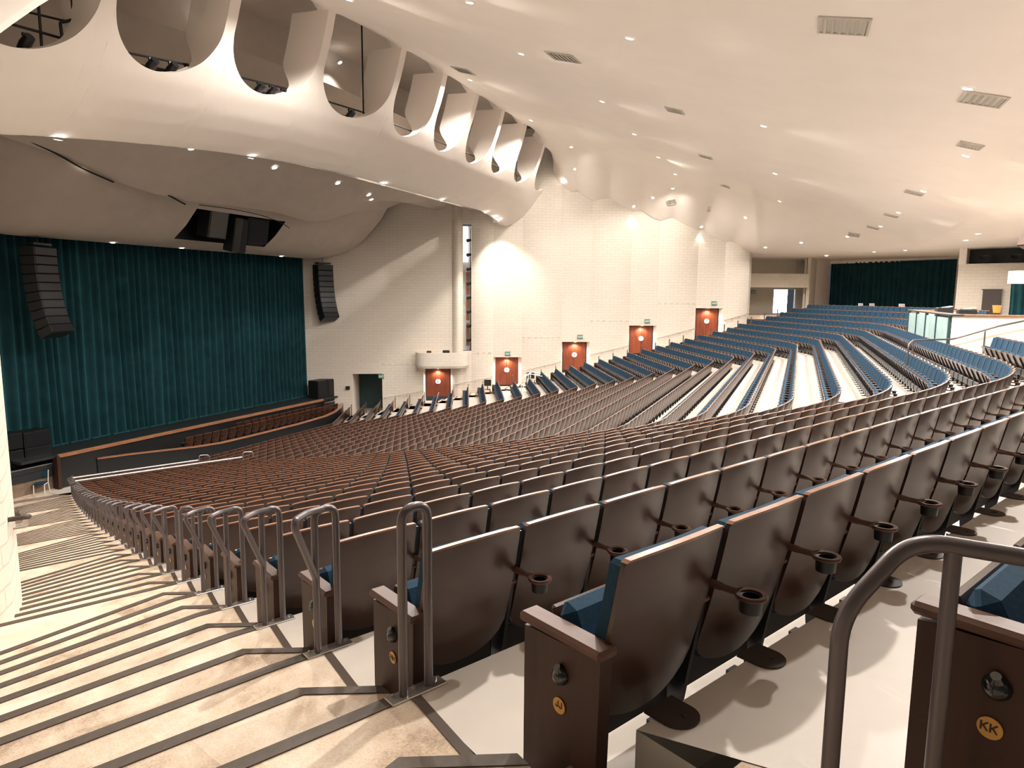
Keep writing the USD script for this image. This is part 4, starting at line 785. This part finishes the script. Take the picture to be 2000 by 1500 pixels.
# ------------------------------------------------------------------ ceiling downlights
LENS = MB().lathe([(0, 0.0), (0.10, 0.0), (0.105, 0.004)], 18); TRIM = MB().lathe([(0.105, 0.006), (0.108, -0.008), (0.135, -0.006), (0.138, 0.008)], 20)
K_LAMP = make_class('downlight_kind', {'trim_ring': (TRIM, 'white_paint'), 'lens': (LENS, 'lamp_lens')})
def downlight(p, label, power, normal=(0, 0, -1), cone=64.0, aim=None, soft=0.55, group='ceiling downlights', scale=1.0, lit=True):
    x = UsdGeom.Xform.Define(stage, numbered('/World/downlight')); n = -np.asarray(normal, float); n /= np.linalg.norm(n)
    a = np.cross([0, 1, 0], n); a /= np.linalg.norm(a); b = np.cross(n, a)
    x.AddTransformOp().Set(Gf.Matrix4d(*(a * scale), 0, *(b * scale), 0, *(n * scale), 0, float(p[0]), float(p[1]), float(p[2]) + EYE, 1))
    tag(x, label, 'downlight', group); x.GetPrim().GetReferences().AddInternalReference(K_LAMP.GetPath()); x.GetPrim().SetInstanceable(True)
    if not lit: return
    l = UsdLux.SphereLight.Define(stage, numbered('/World/downlight_beam')); d = -n if aim is None else np.asarray(aim, float); d /= np.linalg.norm(d)
    # the beam leaves along -Z of the light
    zz = -d; a = np.cross([0, 1, 0], zz); a /= np.linalg.norm(a); b = np.cross(zz, a); pos = np.asarray(p, float) + d * 0.16
    l.AddTransformOp().Set(Gf.Matrix4d(*a, 0, *b, 0, *zz, 0, pos[0], pos[1], pos[2] + EYE, 1))
    l.CreateRadiusAttr(0.09); l.CreateIntensityAttr(power * SPOT_POWER); l.CreateColorAttr(Gf.Vec3f(*LAMP_COLOR))
    sh = UsdLux.ShapingAPI.Apply(l.GetPrim()); sh.CreateShapingConeAngleAttr(cone); sh.CreateShapingConeSoftnessAttr(soft)
    UsdGeom.Imageable(l)
MAINL = {'ceiling line beside the slotted fascia': [(19.2, 13.91), (31.14, 15.56), (38.98, 15.43), (44.74, 14.78)],
         'second ceiling line from slotted fascia': [(10.7, 8.3), (16.8, 8.4), (22.78, 9.41), (28.97, 8.24), (35.22, 8.29), (41.99, 8.38), (46.67, 8.16), (49.38, 8.77)],
         'scalloped far edge of ceiling': [(48.01, 16.4), (47.33, 15.33), (50.86, 11.85), (50.32, 10.35), (53.53, 7.26), (51.51, 3.98), (54.1, 2.67)],
         'middle crosswise line of ceiling': [(6.0, 1.0), (18.09, 4.45), (26.72, 1.6), (36.9, 1.56), (47.3, 1.63)],
         'rear ceiling line beside grey vents': [(11.0, -3.6), (18.29, -3.11), (24.74, -4.32), (32.2, -4.27), (39.68, -4.25), (46.95, -4.14), (51.96, -2.63), (53.36, 0.24)],
         'soffit above rear curtain': [(56.17, -4.65), (55.13, -6.5), (48.11, -8.77), (43.46, -8.45), (60.56, -1.64)]}
for where, pts in MAINL.items():
    for k, (x, y) in enumerate(pts):
        n = ceil_n(x, y); z = ceil_z(x, y)
        if x > 57.0 and y < 3: z = 3.35; n = np.array([0, 0, -1.0])
        P = np.array([x, y, z]) + n * 0.012
        edge = 'scalloped' in where
        downlight(P, f'recessed downlight {nth(k + 1)} from camera side, {where}', (3.0 if k < 2 else 5.0) if edge else 9.0 if y < -5 or x > 55 else 24.0 if x > 44 else 62.0 if x < 9 else 105.0, n, aim=(0, 0, -1), cone=36.0 if edge else 42.0 if x > 55 else 82.0, soft=0.8 if edge else 0.35, group='downlights of the main ceiling')
for k, (x, z) in enumerate(((13.72, 4.84), (21.37, 5.41), (30.62, 5.84), (36.86, 5.86), (43.11, 5.80), (45.3, 5.45), (44.63, 4.95))):
    downlight((x, 20.35, 5.66 + sag(x) - (0.055 * max(0, x - 42.5) ** 2 * 0.8)), f'downlight {nth(k + 1)} from the camera side along the lower edge of the slotted fascia', 45.0, (0, 0.12, -1), cone=50.0, aim=(0, -0.15, -1), group='downlights along the fascia edge')
def soff_z(y, x): return float(np.interp(y, [20.5, 21.8, 23.2, 24.6, 26.0], [9.6 + sag(x) * 0.8, 8.1 + sag(x) * 0.6, 6.95 + sag(x) * 0.35, 6.12 + sag(x) * 0.2, edge_z(x) + 0.62]))
for k, (x, y) in enumerate(((17.0, 24.4), (22.2, 24.4), (27.2, 24.4), (32.2, 24.4), (35.6, 24.7), (36.6, 25.2))):
    downlight((x, y, soff_z(y, x) - 0.03), f'bright round downlight {nth(k + 1)} from the camera side in the upper forestage soffit', 28.0, (0, -0.45, -1), cone=42.0, aim=(0, -0.1, -1), group='downlights of the forestage soffit', scale=1.25)
downlight((19.55, 27.25, 5.1), 'single small downlight on the dark lower forestage soffit at left', 12.0, (0, -0.6, -1), cone=40.0, aim=(0, 0, -1), group='downlights of the forestage soffit')
for k, x in enumerate((23.5, 27.56, 35.33)): downlight((x, 31.4, 2.43), f'flat downlight {nth(k + 1)} from the camera side along the edge above the curtain', 4.0, (0, 0, -1), cone=30.0, group='downlights above the curtain')
for k, (x, z) in enumerate(((21.1, 10.04), (29.32, 10.89), (44.39, 10.01))): downlight((x, 21.9, z + 0.6), f'small downlight {nth(k + 1)} from camera side, seen through the U openings', 12.0, (0, -0.6, -1), aim=(0, 0, -1), group='downlights inside the lighting slot')
# lamps in the door recesses of the far wall
for g in range(5):
    q = wall_pt(g * PITCH_S, 0.2, 1); downlight((q[0], q[1], door_floor(g) + 2.14), f'small recess lamp over the {nth(5 - g)} far double doors from the stage', 6.0, (0, 0, -1), cone=80, group='lamps over the far doors', scale=0.8)
